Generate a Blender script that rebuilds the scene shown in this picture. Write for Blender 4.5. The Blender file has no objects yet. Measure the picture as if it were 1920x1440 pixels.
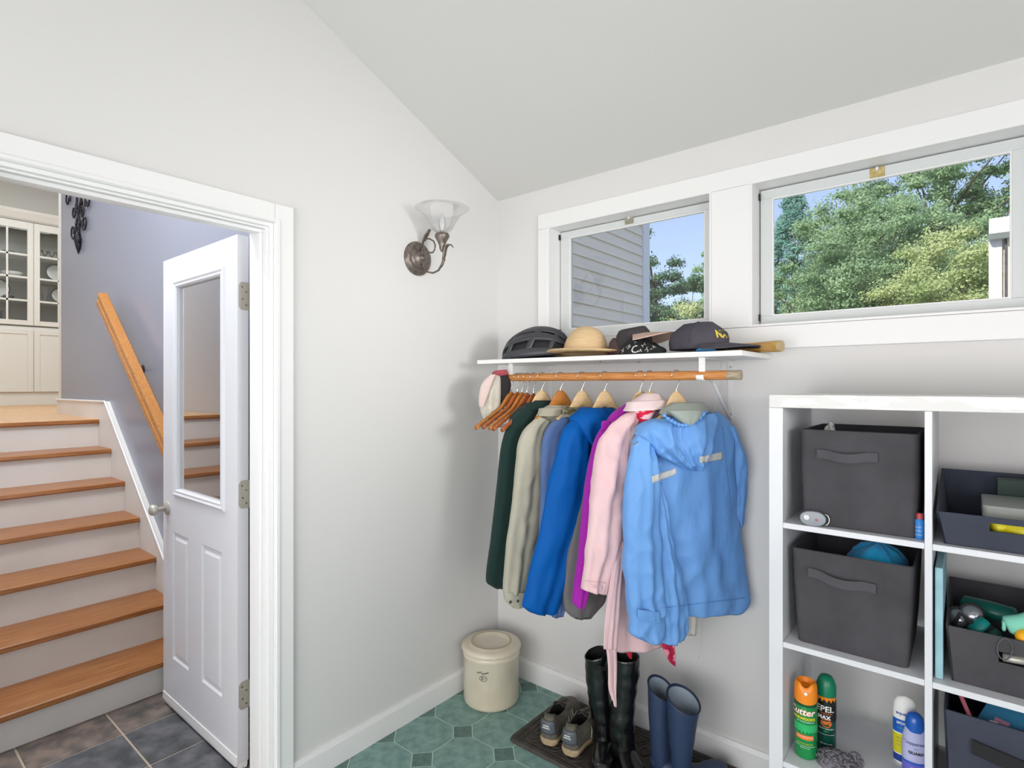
import bpy, bmesh, math, random
import numpy as np
from mathutils import Vector, Matrix, noise
from mathutils.bvhtree import BVHTree
PI = math.pi
SC = bpy.context.scene
COL = SC.collection
R = random.Random(7)

# ------------------------------------------------------------------ camera
# room axes: x = along the back wall to the right, y = into the back wall, z up; room corner at the origin
FPX, CX, CY, HEYE = 1048.0, 960.0, 722.0, 1.49
TH = math.radians(39.3)
FW = (-math.sin(TH), math.cos(TH)); RT = (math.cos(TH), math.sin(TH))
CAM = (1.930, -2.242)
cam = bpy.data.cameras.new('camera'); co = bpy.data.objects.new('camera', cam); COL.objects.link(co)
co.location = (CAM[0], CAM[1], HEYE); co.rotation_euler = (PI/2, 0, TH)
cam.sensor_width = 36; cam.lens = 36*FPX/1920; cam.shift_y = 2/1920; cam.clip_start = 0.02; cam.clip_end = 300
SC.camera = co

# ------------------------------------------------------------------ world, sun, lights, exposure
w = bpy.data.worlds.new('world'); SC.world = w; w.use_nodes = True
nt = w.node_tree; bg = nt.nodes['Background']
sky = nt.nodes.new('ShaderNodeTexSky'); sky.sky_type = 'NISHITA'; sky.sun_disc = False
sky.sun_elevation = math.radians(48); sky.sun_rotation = math.radians(200)
sky.air_density = 1.0; sky.dust_density = 1.5; sky.ozone_density = 1.5
mixn = nt.nodes.new('ShaderNodeMix'); mixn.data_type = 'RGBA'; mixn.inputs['Factor'].default_value = 0.5
mixn.inputs['B'].default_value = (1.9, 2.05, 3.0, 1); nt.links.new(sky.outputs[0], mixn.inputs['A'])
nt.links.new(mixn.outputs['Result'], bg.inputs[0]); bg.inputs[1].default_value = 0.21
def lamp(name, kind, loc, rot, energy, size=1.0, size_y=None, color=(1, 1, 1), spread=None):
    l = bpy.data.lights.new(name, kind); l.energy = energy; l.color = color
    if kind == 'AREA':
        l.size = size
        if size_y: l.shape = 'RECTANGLE'; l.size_y = size_y
        if spread: l.spread = spread
    o = bpy.data.objects.new(name, l); o.location = loc; COL.objects.link(o)
    if len(rot) == 3 and rot[0] == 'to':
        pass
    d = Vector(rot) - Vector(loc)
    o.rotation_euler = d.to_track_quat('-Z', 'Y').to_euler()
    return o
s = lamp('sun', 'SUN', (3, -6, 10), (0, 0, 0), 4.6, color=(1, 0.95, 0.88)); s.data.angle = 0.02
s.rotation_euler = Vector((0.35, 0.95, -1.0)).to_track_quat('-Z', 'Y').to_euler()
lamp('rear_fill_light', 'AREA', (1.5, -3.9, 1.2), (1.2, 0, 1.5), 55, 2.6, 1.8, (1, 0.965, 0.985))  # unseen area light added behind the camera to fill the closed room
lamp('right_fill_light', 'AREA', (3.3, -2.3, 1.35), (0.3, -0.9, 1.6), 16, 1.2, 1.1, (1, 0.965, 0.985))  # unseen fill added inside the right wall, which has no opening
lamp('wall_patch_fill_light', 'AREA', (3.3, -1.35, 1.75), (0.0, -0.62, 1.85), 2.6, 0.6, 0.5, (1, 0.985, 0.97), math.radians(50))  # narrow unseen light added to brighten the left wall around the sconce
lamp('hall_fill_light', 'AREA', (-1.9, -1.85, 3.85), (-1.9, -1.85, 0.0), 26, 2.4, 0.6, (0.95, 0.975, 1.0))  # unseen area light added below the hall ceiling to brighten hall and stairs
lamp('riser_fill_light', 'AREA', (-0.85, -1.9, 3.1), (-2.1, -1.8, 0.7), 19, 0.6, 0.5, (0.96, 0.98, 1.0))  # second unseen hall fill, added to brighten the stair risers
lamp('kitchen_light', 'AREA', (-4.9, -1.0, 3.9), (-5.2, -1.0, 1.2), 52, 1.8, 1.8, (0.94, 0.975, 1.0))
SC.view_settings.view_transform = 'Standard'; SC.view_settings.look = 'None'
SC.view_settings.gamma = 1.0; SC.view_settings.use_curve_mapping = False
SC.view_settings.exposure = 0.46
SC.cycles.max_bounces = 8; SC.cycles.transparent_max_bounces = 12
SC.cycles.sample_clamp_indirect = 6.0

# ------------------------------------------------------------------ where a sight line meets a plane of the room
def ray(px, py):
    s = (px-CX)/FPX
    return (FW[0]+s*RT[0], FW[1]+s*RT[1], (CY-py)/FPX)
def onx(X, px, py):
    r = ray(px, py); t = (X-CAM[0])/r[0]; return Vector((X, CAM[1]+t*r[1], HEYE+t*r[2]))
def ony(Y, px, py):
    r = ray(px, py); t = (Y-CAM[1])/r[1]; return Vector((CAM[0]+t*r[0], Y, HEYE+t*r[2]))
def onz(Z, px, py):
    r = ray(px, py); t = (Z-HEYE)/r[2]; return Vector((CAM[0]+t*r[0], CAM[1]+t*r[1], Z))
class Plane:
    """upright plane through (x, y), its horizontal axis at alpha degrees from +x; n points to the viewer's side"""
    def __init__(s, x, y, alpha):
        a = math.radians(alpha); s.p = Vector((x, y, 0)); s.u = Vector((math.cos(a), math.sin(a), 0))
        s.n = Vector((math.sin(a), -math.cos(a), 0))
    def at(s, px, py, off=0):
        r = Vector(ray(px, py)); o = Vector((CAM[0], CAM[1], HEYE))
        t = ((s.p + s.n*off) - o).dot(s.n) / r.dot(s.n); return o + r*t

# ------------------------------------------------------------------ materials
def lin(c):
    if isinstance(c, str):
        c = tuple(int(c[i:i+2], 16)/255 for i in (0, 2, 4))
    return tuple((x/12.92 if x <= 0.04045 else ((x+0.055)/1.055)**2.4) for x in c) + (1.0,)
MATS = {}
def M(name, col, rough=0.5, metal=0.0, col2=None, scale=8.0, stretch=(1, 1, 1), detail=4, bump=0.0, bscale=60.0, bstretch=(1, 1, 1), spec=0.5, sheen=0.0, coat=0.0, trans=0.0, ramp=(0.35, 0.65), bdist=0.004):
    if name in MATS: return MATS[name]
    m = bpy.data.materials.new(name); m.use_nodes = True; n = m.node_tree.nodes; L = m.node_tree.links
    b = n['Principled BSDF']; b.inputs['Base Color'].default_value = lin(col)
    b.inputs['Roughness'].default_value = rough; b.inputs['Metallic'].default_value = metal
    b.inputs['Specular IOR Level'].default_value = spec
    if sheen: b.inputs['Sheen Weight'].default_value = sheen
    if coat: b.inputs['Coat Weight'].default_value = coat; b.inputs['Coat Roughness'].default_value = 0.08
    tc = n.new('ShaderNodeTexCoord')
    if col2:
        mp = n.new('ShaderNodeMapping'); mp.inputs['Scale'].default_value = stretch; L.new(tc.outputs['Object'], mp.inputs[0])
        t = n.new('ShaderNodeTexNoise'); t.inputs['Scale'].default_value = scale; t.inputs['Detail'].default_value = detail; L.new(mp.outputs[0], t.inputs[0])
        r = n.new('ShaderNodeValToRGB'); r.color_ramp.elements[0].position = ramp[0]; r.color_ramp.elements[1].position = ramp[1]
        r.color_ramp.elements[0].color = lin(col); r.color_ramp.elements[1].color = lin(col2)
        L.new(t.outputs[0], r.inputs[0]); L.new(r.outputs[0], b.inputs['Base Color'])
    if bump:
        mp = n.new('ShaderNodeMapping'); mp.inputs['Scale'].default_value = bstretch; L.new(tc.outputs['Object'], mp.inputs[0])
        t = n.new('ShaderNodeTexNoise'); t.inputs['Scale'].default_value = bscale; t.inputs['Detail'].default_value = 3; L.new(mp.outputs[0], t.inputs[0])
        u = n.new('ShaderNodeBump'); u.inputs['Strength'].default_value = bump; u.inputs['Distance'].default_value = bdist
        L.new(t.outputs[0], u.inputs['Height']); L.new(u.outputs[0], b.inputs['Normal'])
    if trans:
        tr = n.new('ShaderNodeBsdfTranslucent'); mx = n.new('ShaderNodeMixShader'); mx.inputs[0].default_value = trans
        src = b.inputs['Base Color'].links
        if src: L.new(src[0].from_socket, tr.inputs[0])
        else: tr.inputs[0].default_value = lin(col)
        L.new(b.outputs[0], mx.inputs[1]); L.new(tr.outputs[0], mx.inputs[2]); L.new(mx.outputs[0], n['Material Output'].inputs[0])
    MATS[name] = m; return m
def glass_mat(name, tint=(1, 1, 1), gloss=1.0, haze=0.0):
    m = bpy.data.materials.new(name); m.use_nodes = True; n = m.node_tree.nodes; L = m.node_tree.links
    n.remove(n['Principled BSDF'])
    t = n.new('ShaderNodeBsdfTransparent'); t.inputs[0].default_value = (*tint, 1)
    g = n.new('ShaderNodeBsdfGlossy'); g.inputs['Roughness'].default_value = 0.02
    f = n.new('ShaderNodeFresnel'); f.inputs[0].default_value = 1.5
    mu = n.new('ShaderNodeMath'); mu.operation = 'MULTIPLY'; mu.inputs[1].default_value = gloss; mu.use_clamp = True; L.new(f.outputs[0], mu.inputs[0])
    mx = n.new('ShaderNodeMixShader'); L.new(mu.outputs[0], mx.inputs[0]); L.new(t.outputs[0], mx.inputs[1]); L.new(g.outputs[0], mx.inputs[2])
    out = mx
    if haze:
        d = n.new('ShaderNodeBsdfDiffuse'); d.inputs[0].default_value = (0.9, 0.9, 0.9, 1)
        m2 = n.new('ShaderNodeMixShader'); m2.inputs[0].default_value = haze; L.new(mx.outputs[0], m2.inputs[1]); L.new(d.outputs[0], m2.inputs[2]); out = m2
    L.new(out.outputs[0], n['Material Output'].inputs[0]); return m

PAINT = M('wall_paint', 'dedddb', 0.55, bump=0.03, bscale=90)
CEIL = M('ceiling_paint', 'd6d5d2', 0.8)
TRIM = M('trim_paint', 'eeeeed', 0.35, bump=0.02, bscale=30)
HALLW = M('blue_grey_paint', '8c909e', 0.28, bump=0.05, bscale=12, spec=0.6)
KITW = M('kitchen_paint', 'dddcd6', 0.6)
STAIRW = M('stair_white', 'dcd8d2', 0.45, col2='e2dfda', scale=3)
OAK = M('oak', 'a8703e', 0.32, col2='8e5526', scale=9, stretch=(12, 0.7, 12), bump=0.05, bscale=20, bstretch=(10, 1, 10), spec=0.5)
OAKL = M('oak_floor', 'd9b083', 0.35, col2='c99b6b', scale=6, stretch=(1, 8, 8))
OAKR = M('oak_rail', 'bf823b', 0.3, col2='a06428', scale=14, stretch=(1.2, 12, 12), bump=0.06, bscale=20, bstretch=(1, 10, 10))
RODM = M('rod_wood', 'd2945a', 0.4, col2='b97535', scale=18, stretch=(0.9, 10, 10))
RAWW = M('raw_wood_end', 'b5a68f', 0.7, col2='8f8068', scale=30, stretch=(1, 8, 8))
METALW = M('white_metal', 'e6e6e4', 0.35)
NICKEL = M('satin_nickel', 'bdb9af', 0.4, 0.45)
STEEL = M('steel_hook', 'c9c9c9', 0.22, 1.0)
GLASS = glass_mat('pane_glass', (0.98, 0.99, 0.985), 1.0)
GLASSD = glass_mat('door_glass', (0.95, 0.965, 0.96), 5.0)
GLASSS = glass_mat('shade_glass', (0.99, 0.99, 0.99), 0.45, 0.05)
BLACK = M('black_gap', '141414', 0.8)

# ------------------------------------------------------------------ geometry
ORG = {}
class G:
    def __init__(s): s.v = []; s.f = []
    def add(s, vs, fs):
        k = len(s.v); s.v += [Vector(a) for a in vs]; s.f += [tuple(i+k for i in f) for f in fs]; return s
    def box(s, x0, x1, y0, y1, z0, z1):
        return s.add([(x0, y0, z0), (x1, y0, z0), (x1, y1, z0), (x0, y1, z0), (x0, y0, z1), (x1, y0, z1), (x1, y1, z1), (x0, y1, z1)],
                     [(0, 3, 2, 1), (4, 5, 6, 7), (0, 1, 5, 4), (1, 2, 6, 5), (2, 3, 7, 6), (3, 0, 4, 7)])
    def prism(s, pts, axis, a, b):
        """pts: 2-D outline; extruded along axis from a to b"""
        def mk(p, t):
            if axis == 'x': return (t, p[0], p[1])
            if axis == 'y': return (p[0], t, p[1])
            return (p[0], p[1], t)
        n = len(pts)
        return s.add([mk(p, a) for p in pts]+[mk(p, b) for p in pts],
                     [tuple(range(n))[::-1], tuple(range(n, 2*n))] + [(i, (i+1) % n, n+(i+1) % n, n+i) for i in range(n)])
    def rings(s, rs, cap0=True, cap1=True):
        n = len(rs[0]); k = len(s.v)
        for r in rs: s.v += [Vector(a) for a in r]
        for j in range(len(rs)-1):
            for i in range(n):
                a = k+j*n+i; b = k+j*n+(i+1) % n; s.f.append((a, b, b+n, a+n))
        if cap0: s.f.append(tuple(k+i for i in range(n))[::-1])
        if cap1: s.f.append(tuple(k+(len(rs)-1)*n+i for i in range(n)))
        return s
    def tube(s, pts, r, n=10, caps=True, flat=1.0, up=None):
        pts = [Vector(p) for p in pts]; rs = []
        prev = None
        for i, p in enumerate(pts):
            d = (pts[min(i+1, len(pts)-1)]-pts[max(i-1, 0)]).normalized()
            if prev is None:
                a = Vector(up) if up else (Vector((0, 0, 1)) if abs(d.z) < 0.9 else Vector((1, 0, 0)))
            else: a = prev
            a = (a - d*a.dot(d)).normalized(); b = d.cross(a); prev = a
            rr = r[i] if isinstance(r, (list, tuple)) else r
            rs.append([p + a*(rr*math.cos(t)*flat) + b*(rr*math.sin(t)) for t in [2*PI*k/n for k in range(n)]])
        return s.rings(rs, caps, caps)
    def lathe(s, prof, c=(0, 0, 0), axis=(0, 0, 1), n=32, cap0=False, cap1=False):
        ax = Vector(axis).normalized(); a = Vector((1, 0, 0)) if abs(ax.x) < 0.9 else Vector((0, 1, 0)); a = (a-ax*a.dot(ax)).normalized(); b = ax.cross(a); c = Vector(c)
        return s.rings([[c + ax*h + (a*math.cos(t)+b*math.sin(t))*r for t in [2*PI*k/n for k in range(n)]] for r, h in prof], cap0, cap1)
    def xf(s, m):
        s.v = [m @ v for v in s.v]; return s
    def build(s, name, mat, parent=None, smooth=False, bevel=0, seg=2, origin=None, sub=0, solid=0, autosmooth=None):
        if parent is None:
            if origin is None:
                xs = [v.x for v in s.v]; ys = [v.y for v in s.v]; zs = [v.z for v in s.v]
                origin = ((min(xs)+max(xs))/2, (min(ys)+max(ys))/2, min(zs))
            org = Vector(origin)
        else: org = ORG[parent.name]
        me = bpy.data.meshes.new(name); me.from_pydata([tuple(v-org) for v in s.v], [], s.f)
        bm = bmesh.new(); bm.from_mesh(me); bmesh.ops.recalc_face_normals(bm, faces=bm.faces[:]); bm.to_mesh(me); bm.free()
        if mat: me.materials.append(mat)
        if smooth:
            me.polygons.foreach_set('use_smooth', [True]*len(me.polygons))
            if autosmooth:
                me.set_sharp_from_angle(angle=math.radians(autosmooth))
        o = bpy.data.objects.new(name, me); COL.objects.link(o)
        if parent is None: o.location = org
        else: o.parent = parent
        ORG[o.name] = org
        if solid:
            q = o.modifiers.new('solid', 'SOLIDIFY'); q.thickness = solid; q.offset = 0
        if sub: q = o.modifiers.new('sub', 'SUBSURF'); q.levels = sub; q.render_levels = sub
        if bevel: q = o.modifiers.new('bevel', 'BEVEL'); q.width = bevel; q.segments = seg; q.limit_method = 'ANGLE'
        return o
def tag(o, label=None, cat=None, group=None, kind=None):
    if label: o['label'] = label
    if cat: o['category'] = cat
    if group: o['group'] = group
    if kind: o['kind'] = kind
    return o
def thing(name, label, cat, loc, group=None):
    o = bpy.data.objects.new(name, None); COL.objects.link(o); o.location = loc; o.empty_display_size = 0.05
    ORG[o.name] = Vector(loc); return tag(o, label, cat, group)
def box(*a): return G().box(*a)
def struct(name, g, mat, label=None, **k): return tag(g.build(name, mat, **k), label, None, None, 'structure')
def dup(root, delta, label=None, group=None):
    def rec(o, par):
        c = o.copy(); COL.objects.link(c)
        if par: c.parent = par
        ORG[c.name] = ORG[o.name]
        for ch in [x for x in o.children]: rec(ch, c)
        return c
    r = rec(root, None); r.location = root.location + Vector(delta)
    if label: r['label'] = label
    if group: r['group'] = group
    return r
def text_mesh(txt, size, bold=0.0, shear=0.0):
    cu = bpy.data.curves.new('txt', 'FONT'); cu.body = txt; cu.size = size; cu.align_x = 'CENTER'; cu.align_y = 'CENTER'; cu.offset = bold; cu.shear = shear; cu.resolution_u = 3
    ob = bpy.data.objects.new('txt', cu); COL.objects.link(ob)
    dg = bpy.context.evaluated_depsgraph_get(); me = bpy.data.meshes.new_from_object(ob.evaluated_get(dg))
    vs = [v.co.copy() for v in me.vertices]; fs = [tuple(p.vertices) for p in me.polygons]
    bpy.data.objects.remove(ob); bpy.data.curves.remove(cu); bpy.data.meshes.remove(me)
    return vs, fs
def text_on(txt, size, fn, bold=0.0, shear=0.0):
    vs, fs = text_mesh(txt, size, bold, shear)
    return G().add([fn(v.x, v.y) for v in vs], fs)

# ------------------------------------------------------------------ THE ROOM
SL, Z0 = 0.414, 2.462          # slope of the ceiling and its height at the back wall
def zc(y): return Z0 + SL*(-y) if y > -2.4 else Z0+SL*2.4
XR, YF = 3.4, -4.0             # right wall, front wall
DY0, DY1, DH = -2.06, -1.235, 2.068     # doorway: near edge, hinge edge, head
# back wall with two window openings
W1 = (0.332, 1.133); W2 = (1.281, 2.12); WZ = (1.712, 2.265)
g = G(); T = 0.16
for a in ((-0.14, XR, 0, WZ[0]), (-0.14, XR, WZ[1], Z0+0.02), (-0.14, W1[0], WZ[0], WZ[1]), (W1[1], W2[0], WZ[0], WZ[1]), (W2[1], XR, WZ[0], WZ[1])):
    g.box(a[0], a[1], 0, T, a[2], a[3])
struct('wall_back', g, PAINT, origin=(0, 0, 0))
# left wall with the doorway
g = G(); X0, X1 = -0.14, 0.0
g.prism([(DY1, 0), (0, 0), (0, zc(0)), (DY1, zc(DY1))], 'x', X0, X1)
g.prism([(DY0, DH), (DY1, DH), (DY1, zc(DY1)), (DY0, zc(DY0))], 'x', X0, X1)
g.prism([(YF, 0), (DY0, 0), (DY0, zc(DY0)), (-2.4, zc(-2.4)), (YF, zc(YF))], 'x', X0, X1)
struct('wall_left', g, PAINT, origin=(0, 0, 0))
struct('wall_right', box(XR, XR+0.1, YF, 0, 0, 3.6), PAINT)
struct('wall_front', box(-0.14, XR, YF-0.1, YF, 0, 3.6), PAINT)
g = G().prism([(0.3, zc(0)-0.3*SL), (-2.4, zc(-2.4)), (YF-0.1, zc(-2.4)), (YF-0.1, zc(-2.4)+0.1), (-2.4, zc(-2.4)+0.12), (0.3, zc(0)-0.3*SL+0.12)], 'x', -0.14, XR+0.1)
struct('ceiling', g, CEIL)

# floor: green octagon and dot tiles, pieces of the floor
GREEN = M('green_tile', '6b8f88', 0.45, col2='8aada4', scale=22, detail=8, bump=0.08, bscale=180)
GREEND = M('green_dot_tile', '52706a', 0.45, col2='65857c', scale=40, detail=8, bump=0.08, bscale=180)
GROUT = M('pale_grout', 'c4dccd', 0.7)
floor = struct('floor', box(-0.0, XR, YF, 0, -0.05, -0.0012), GROUT, origin=(0, 0, 0))
P = 0.2315; H2 = 0.057; GR = 0.0021
PX, PY = 0.244, -0.053
def octo(cx, cy):
    h = P/2; c = H2
    return [(cx-h+c, cy-h), (cx+h-c, cy-h), (cx+h, cy-h+c), (cx+h, cy+h-c), (cx+h-c, cy+h), (cx-h+c, cy+h), (cx-h, cy+h-c), (cx-h, cy-h+c)]
def dia(cx, cy): return [(cx-H2, cy), (cx, cy-H2), (cx+H2, cy), (cx, cy+H2)]
def shrink(p, d=GR):
    cx = sum(a[0] for a in p)/len(p); cy = sum(a[1] for a in p)/len(p)
    out = []
    for x, y in p:
        l = math.hypot(x-cx, y-cy); k = (l-d*1.2)/l; out.append((cx+(x-cx)*k, cy+(y-cy)*k))
    return out
def clip(p, x0, y1):
    def cut(p, f, inter):
        o = []
        for i in range(len(p)):
            a, b = p[i], p[(i+1) % len(p)]
            if f(a): o.append(a)
            if f(a) != f(b): o.append(inter(a, b))
        return o
    p = cut(p, lambda a: a[0] >= x0, lambda a, b: (x0, a[1]+(b[1]-a[1])*(x0-a[0])/(b[0]-a[0])))
    if p: p = cut(p, lambda a: a[1] <= y1, lambda a, b: (a[0]+(b[0]-a[0])*(y1-a[1])/(b[1]-a[1]), y1))
    return p
shared = {}
rest = G()
for i in range(-1, 15):
    for j in range(-1, 18):
        for kind, f, dx, dy in (('octagon_tile', octo, P/2, P/2), ('dot_tile', dia, 0, 0)):
            cx = PX+i*P+dx; cy = PY-j*P+dy
            if cx > XR-0.1 or cy < YF+0.1: continue
            q = clip(shrink(f(cx, cy)), 0.001, -0.001)
            if len(q) < 3: continue
            near = i <= 7 and j <= 7
            whole = len(q) == (8 if f is octo else 4) and cx-P/2 > 0.01 and cy+P/2 < -0.01
            if not near: rest.prism(q, 'z', -0.0012, 0); continue
            mat = GREEN if f is octo else GREEND
            if whole and kind in shared:
                o = bpy.data.objects.new(kind, shared[kind]); COL.objects.link(o); o.parent = floor; o.location = (cx, cy, 0)
            else:
                gg = G().prism([(x-cx, y-cy) for x, y in q], 'z', -0.0012, 0)
                ORG['__t'] = Vector((0, 0, 0))
                me = bpy.data.meshes.new(kind); me.from_pydata([tuple(v) for v in gg.v], [], gg.f); me.materials.append(mat)
                o = bpy.data.objects.new(kind, me); COL.objects.link(o); o.parent = floor; o.location = (cx, cy, 0)
                if whole: shared[kind] = me
o = rest.build('far_tiles', GREEN, floor); o['kind'] = 'stuff'

# hall floor: slate tiles
SLATE = [M('slate_a', '7d6f66', 0.5, col2='4a4847', scale=14, detail=9, bump=0.5, bscale=26),
         M('slate_b', '66666a', 0.5, col2='3a3e42', scale=13, detail=9, bump=0.5, bscale=26),
         M('slate_c', '86756a', 0.5, col2='544d4a', scale=15, detail=9, bump=0.5, bscale=26)]
GROUT2 = M('tan_grout', 'b3a692', 0.8)
hz = 0.02
hf = struct('floor_hall', box(-1.2, -0.0, -2.3, -1.05, -0.05, hz-0.003), GROUT2, label='grey brown slate tiled hall floor at the foot of the stairs', origin=(0, 0, 0))
sx = [-1.2, -1.137, -0.83, -0.525, -0.22, -0.001]; sy = [-2.3, -2.075, -1.766, -1.457, -1.15, -1.05]
for i in range(5):
    for j in range(5):
        e = 0.004
        box(sx[i]+e, sx[i+1]-e, sy[j]+e, sy[j+1]-e, -0.02, hz).build('slate_tile', SLATE[(i*2+j*3+(i*j) % 2) % 3], hf, bevel=0.0015, seg=1)
struct('trim_threshold', box(-0.1, 0.0, DY0, DY1, 0, hz+0.006), OAK, label='oak threshold strip under the doorway')

# hall and kitchen walls
YB = -1.065; XB = -3.70; ZK = 1.261
struct('wall_stair', box(XB, -0.14, YB, YB+0.1, -0.05, 3.95), HALLW, label='blue grey painted wall beside the stairs')
struct('wall_hall', box(XB, -0.14, -2.35, -2.25, -0.05, 3.95), M('hall_white_paint', 'eceef2', .6))
struct('wall_kitchen', box(-6.95, -6.85, -3.0, 2.5, ZK-0.1, 3.95), KITW)
g = G().box(-6.95, XB, -3.1, -3.0, ZK-0.1, 3.95).box(-6.95, XB, 2.5, 2.6, ZK-0.1, 3.95)
struct('wall_kitchen_side', g, KITW)
struct('wall_kitchen_return', G().box(XB-0.08, XB, YB, 2.5, ZK-0.1, 3.95).box(XB-0.08, XB, -3.0, -2.25, ZK-0.1, 3.95), KITW)
struct('wall_hall_end', G().box(-0.15, -0.141, -2.25, DY0-0.09, 0, 3.95).box(-0.15, -0.141, DY1+0.09, YB, 0, 3.95).box(-0.15, -0.141, -2.25, YB, DH+0.09, 3.95), HALLW)
struct('ceiling_hall', box(-6.95, -0.14, -3.1, 2.6, 3.95, 4.05), CEIL)
kf = struct('floor_kitchen', box(-6.95, XB-0.0, -3.0, 2.5, ZK-0.12, ZK-0.006), OAKL, origin=(0, 0, 0))
yy = -2.2
k = 0
while yy < 0.3:
    box(-6.84, XB+0.02, yy+0.001, yy+0.088, ZK-0.01, ZK).build('floorboard', OAKL, kf); yy += 0.09; k += 1

# door casing, jamb, baseboards
CO = 0.07
tr = struct('trim_door_casing', G().box(0, 0.018, DY1, DY1+CO, 0, DH+CO), TRIM, label='white flat casing around the doorway in the left wall', origin=(0, DY1, 0), bevel=0.003)
G().box(0, 0.018, DY0-CO, DY1-0.0005, DH, DH+CO).build('head_casing', TRIM, tr, bevel=0.003)
G().box(0, 0.018, DY0-CO, DY0, 0, DH-0.0005).build('side_casing', TRIM, tr, bevel=0.003)
G().box(0.018, 0.023, DY1+0.004, DY1+0.014, 0, DH+0.012).box(0.018, 0.023, DY0, DY1+0.004, DH+0.002, DH+0.012).build('casing_bead', TRIM, tr)
jm = struct('trim_door_jamb', G().box(-0.15, 0.001, DY1-0.012, DY1, 0, DH), TRIM, label='white jamb lining the doorway', origin=(0, DY1, 0))
G().box(-0.15, 0.001, DY0, DY1-0.012, DH-0.012, DH).build('head_jamb', TRIM, jm)
G().box(-0.15, 0.001, DY0, DY0+0.012, 0, DH-0.012).build('side_jamb', TRIM, jm)
G().box(-0.09, -0.052, DY1-0.024, DY1-0.012, 0, DH-0.0262).box(-0.09, -0.052, DY0+0.012, DY1-0.012, DH-0.026, DH-0.012).build('door_stop', TRIM, jm, bevel=0.002)
G().box(-0.03, -0.02, DY1-0.016, DY1-0.012, 0, DH-0.0172).box(-0.03, -0.02, DY0+0.012, DY1-0.012, DH-0.017, DH-0.012).build('jamb_bead', TRIM, jm)
BB = 0.102
def bbprof(): return [(0, 0), (0.015, 0), (0.015, BB-0.02), (0.011, BB-0.012), (0.009, BB), (0, BB)]
struct('baseboard_left', G().prism([(0, 0), (0.015, 0), (0.015, BB-0.018), (0.009, BB), (0, BB)], 'y', DY1+CO, -0.0), TRIM)
struct('baseboard_back', G().prism([(0, 0), (-0.015, 0), (-0.015, BB-0.018), (-0.009, BB), (0, BB)], 'x', 0.0, XR), TRIM)

# ------------------------------------------------------------------ windows
SASH = M('sash_paint', 'd8dcdb', 0.35)
BRASSW = M('old_brass', 'b39a5a', 0.5, col2='cdbb84', scale=60)
IRON = M('dark_iron', '3b3a38', 0.5, 0.6)
wt = struct('trim_window_head', box(0.273, XR, -0.016, 0, WZ[1]-0.006, 2.334), TRIM, label='white head casing over both windows', bevel=0.003)
struct('trim_window_apron', box(0.273, XR, -0.016, 0, 1.626, WZ[0]-0.001), TRIM, label='white apron board under both windows', bevel=0.003)
struct('trim_window_side', box(0.273, W1[0], -0.016, 0, WZ[0], WZ[1]-0.0065), TRIM, label='white casing left of the small window', bevel=0.003)
struct('trim_window_mullion', box(W1[1], W2[0], -0.016, 0, WZ[0], WZ[1]-0.0065), TRIM, label='white board between the two windows', bevel=0.003)
struct('trim_window_end', box(W2[1], W2[1]+0.1, -0.016, 0, WZ[0], WZ[1]-0.0065), TRIM, label='white casing right of the large window', bevel=0.003)
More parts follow.
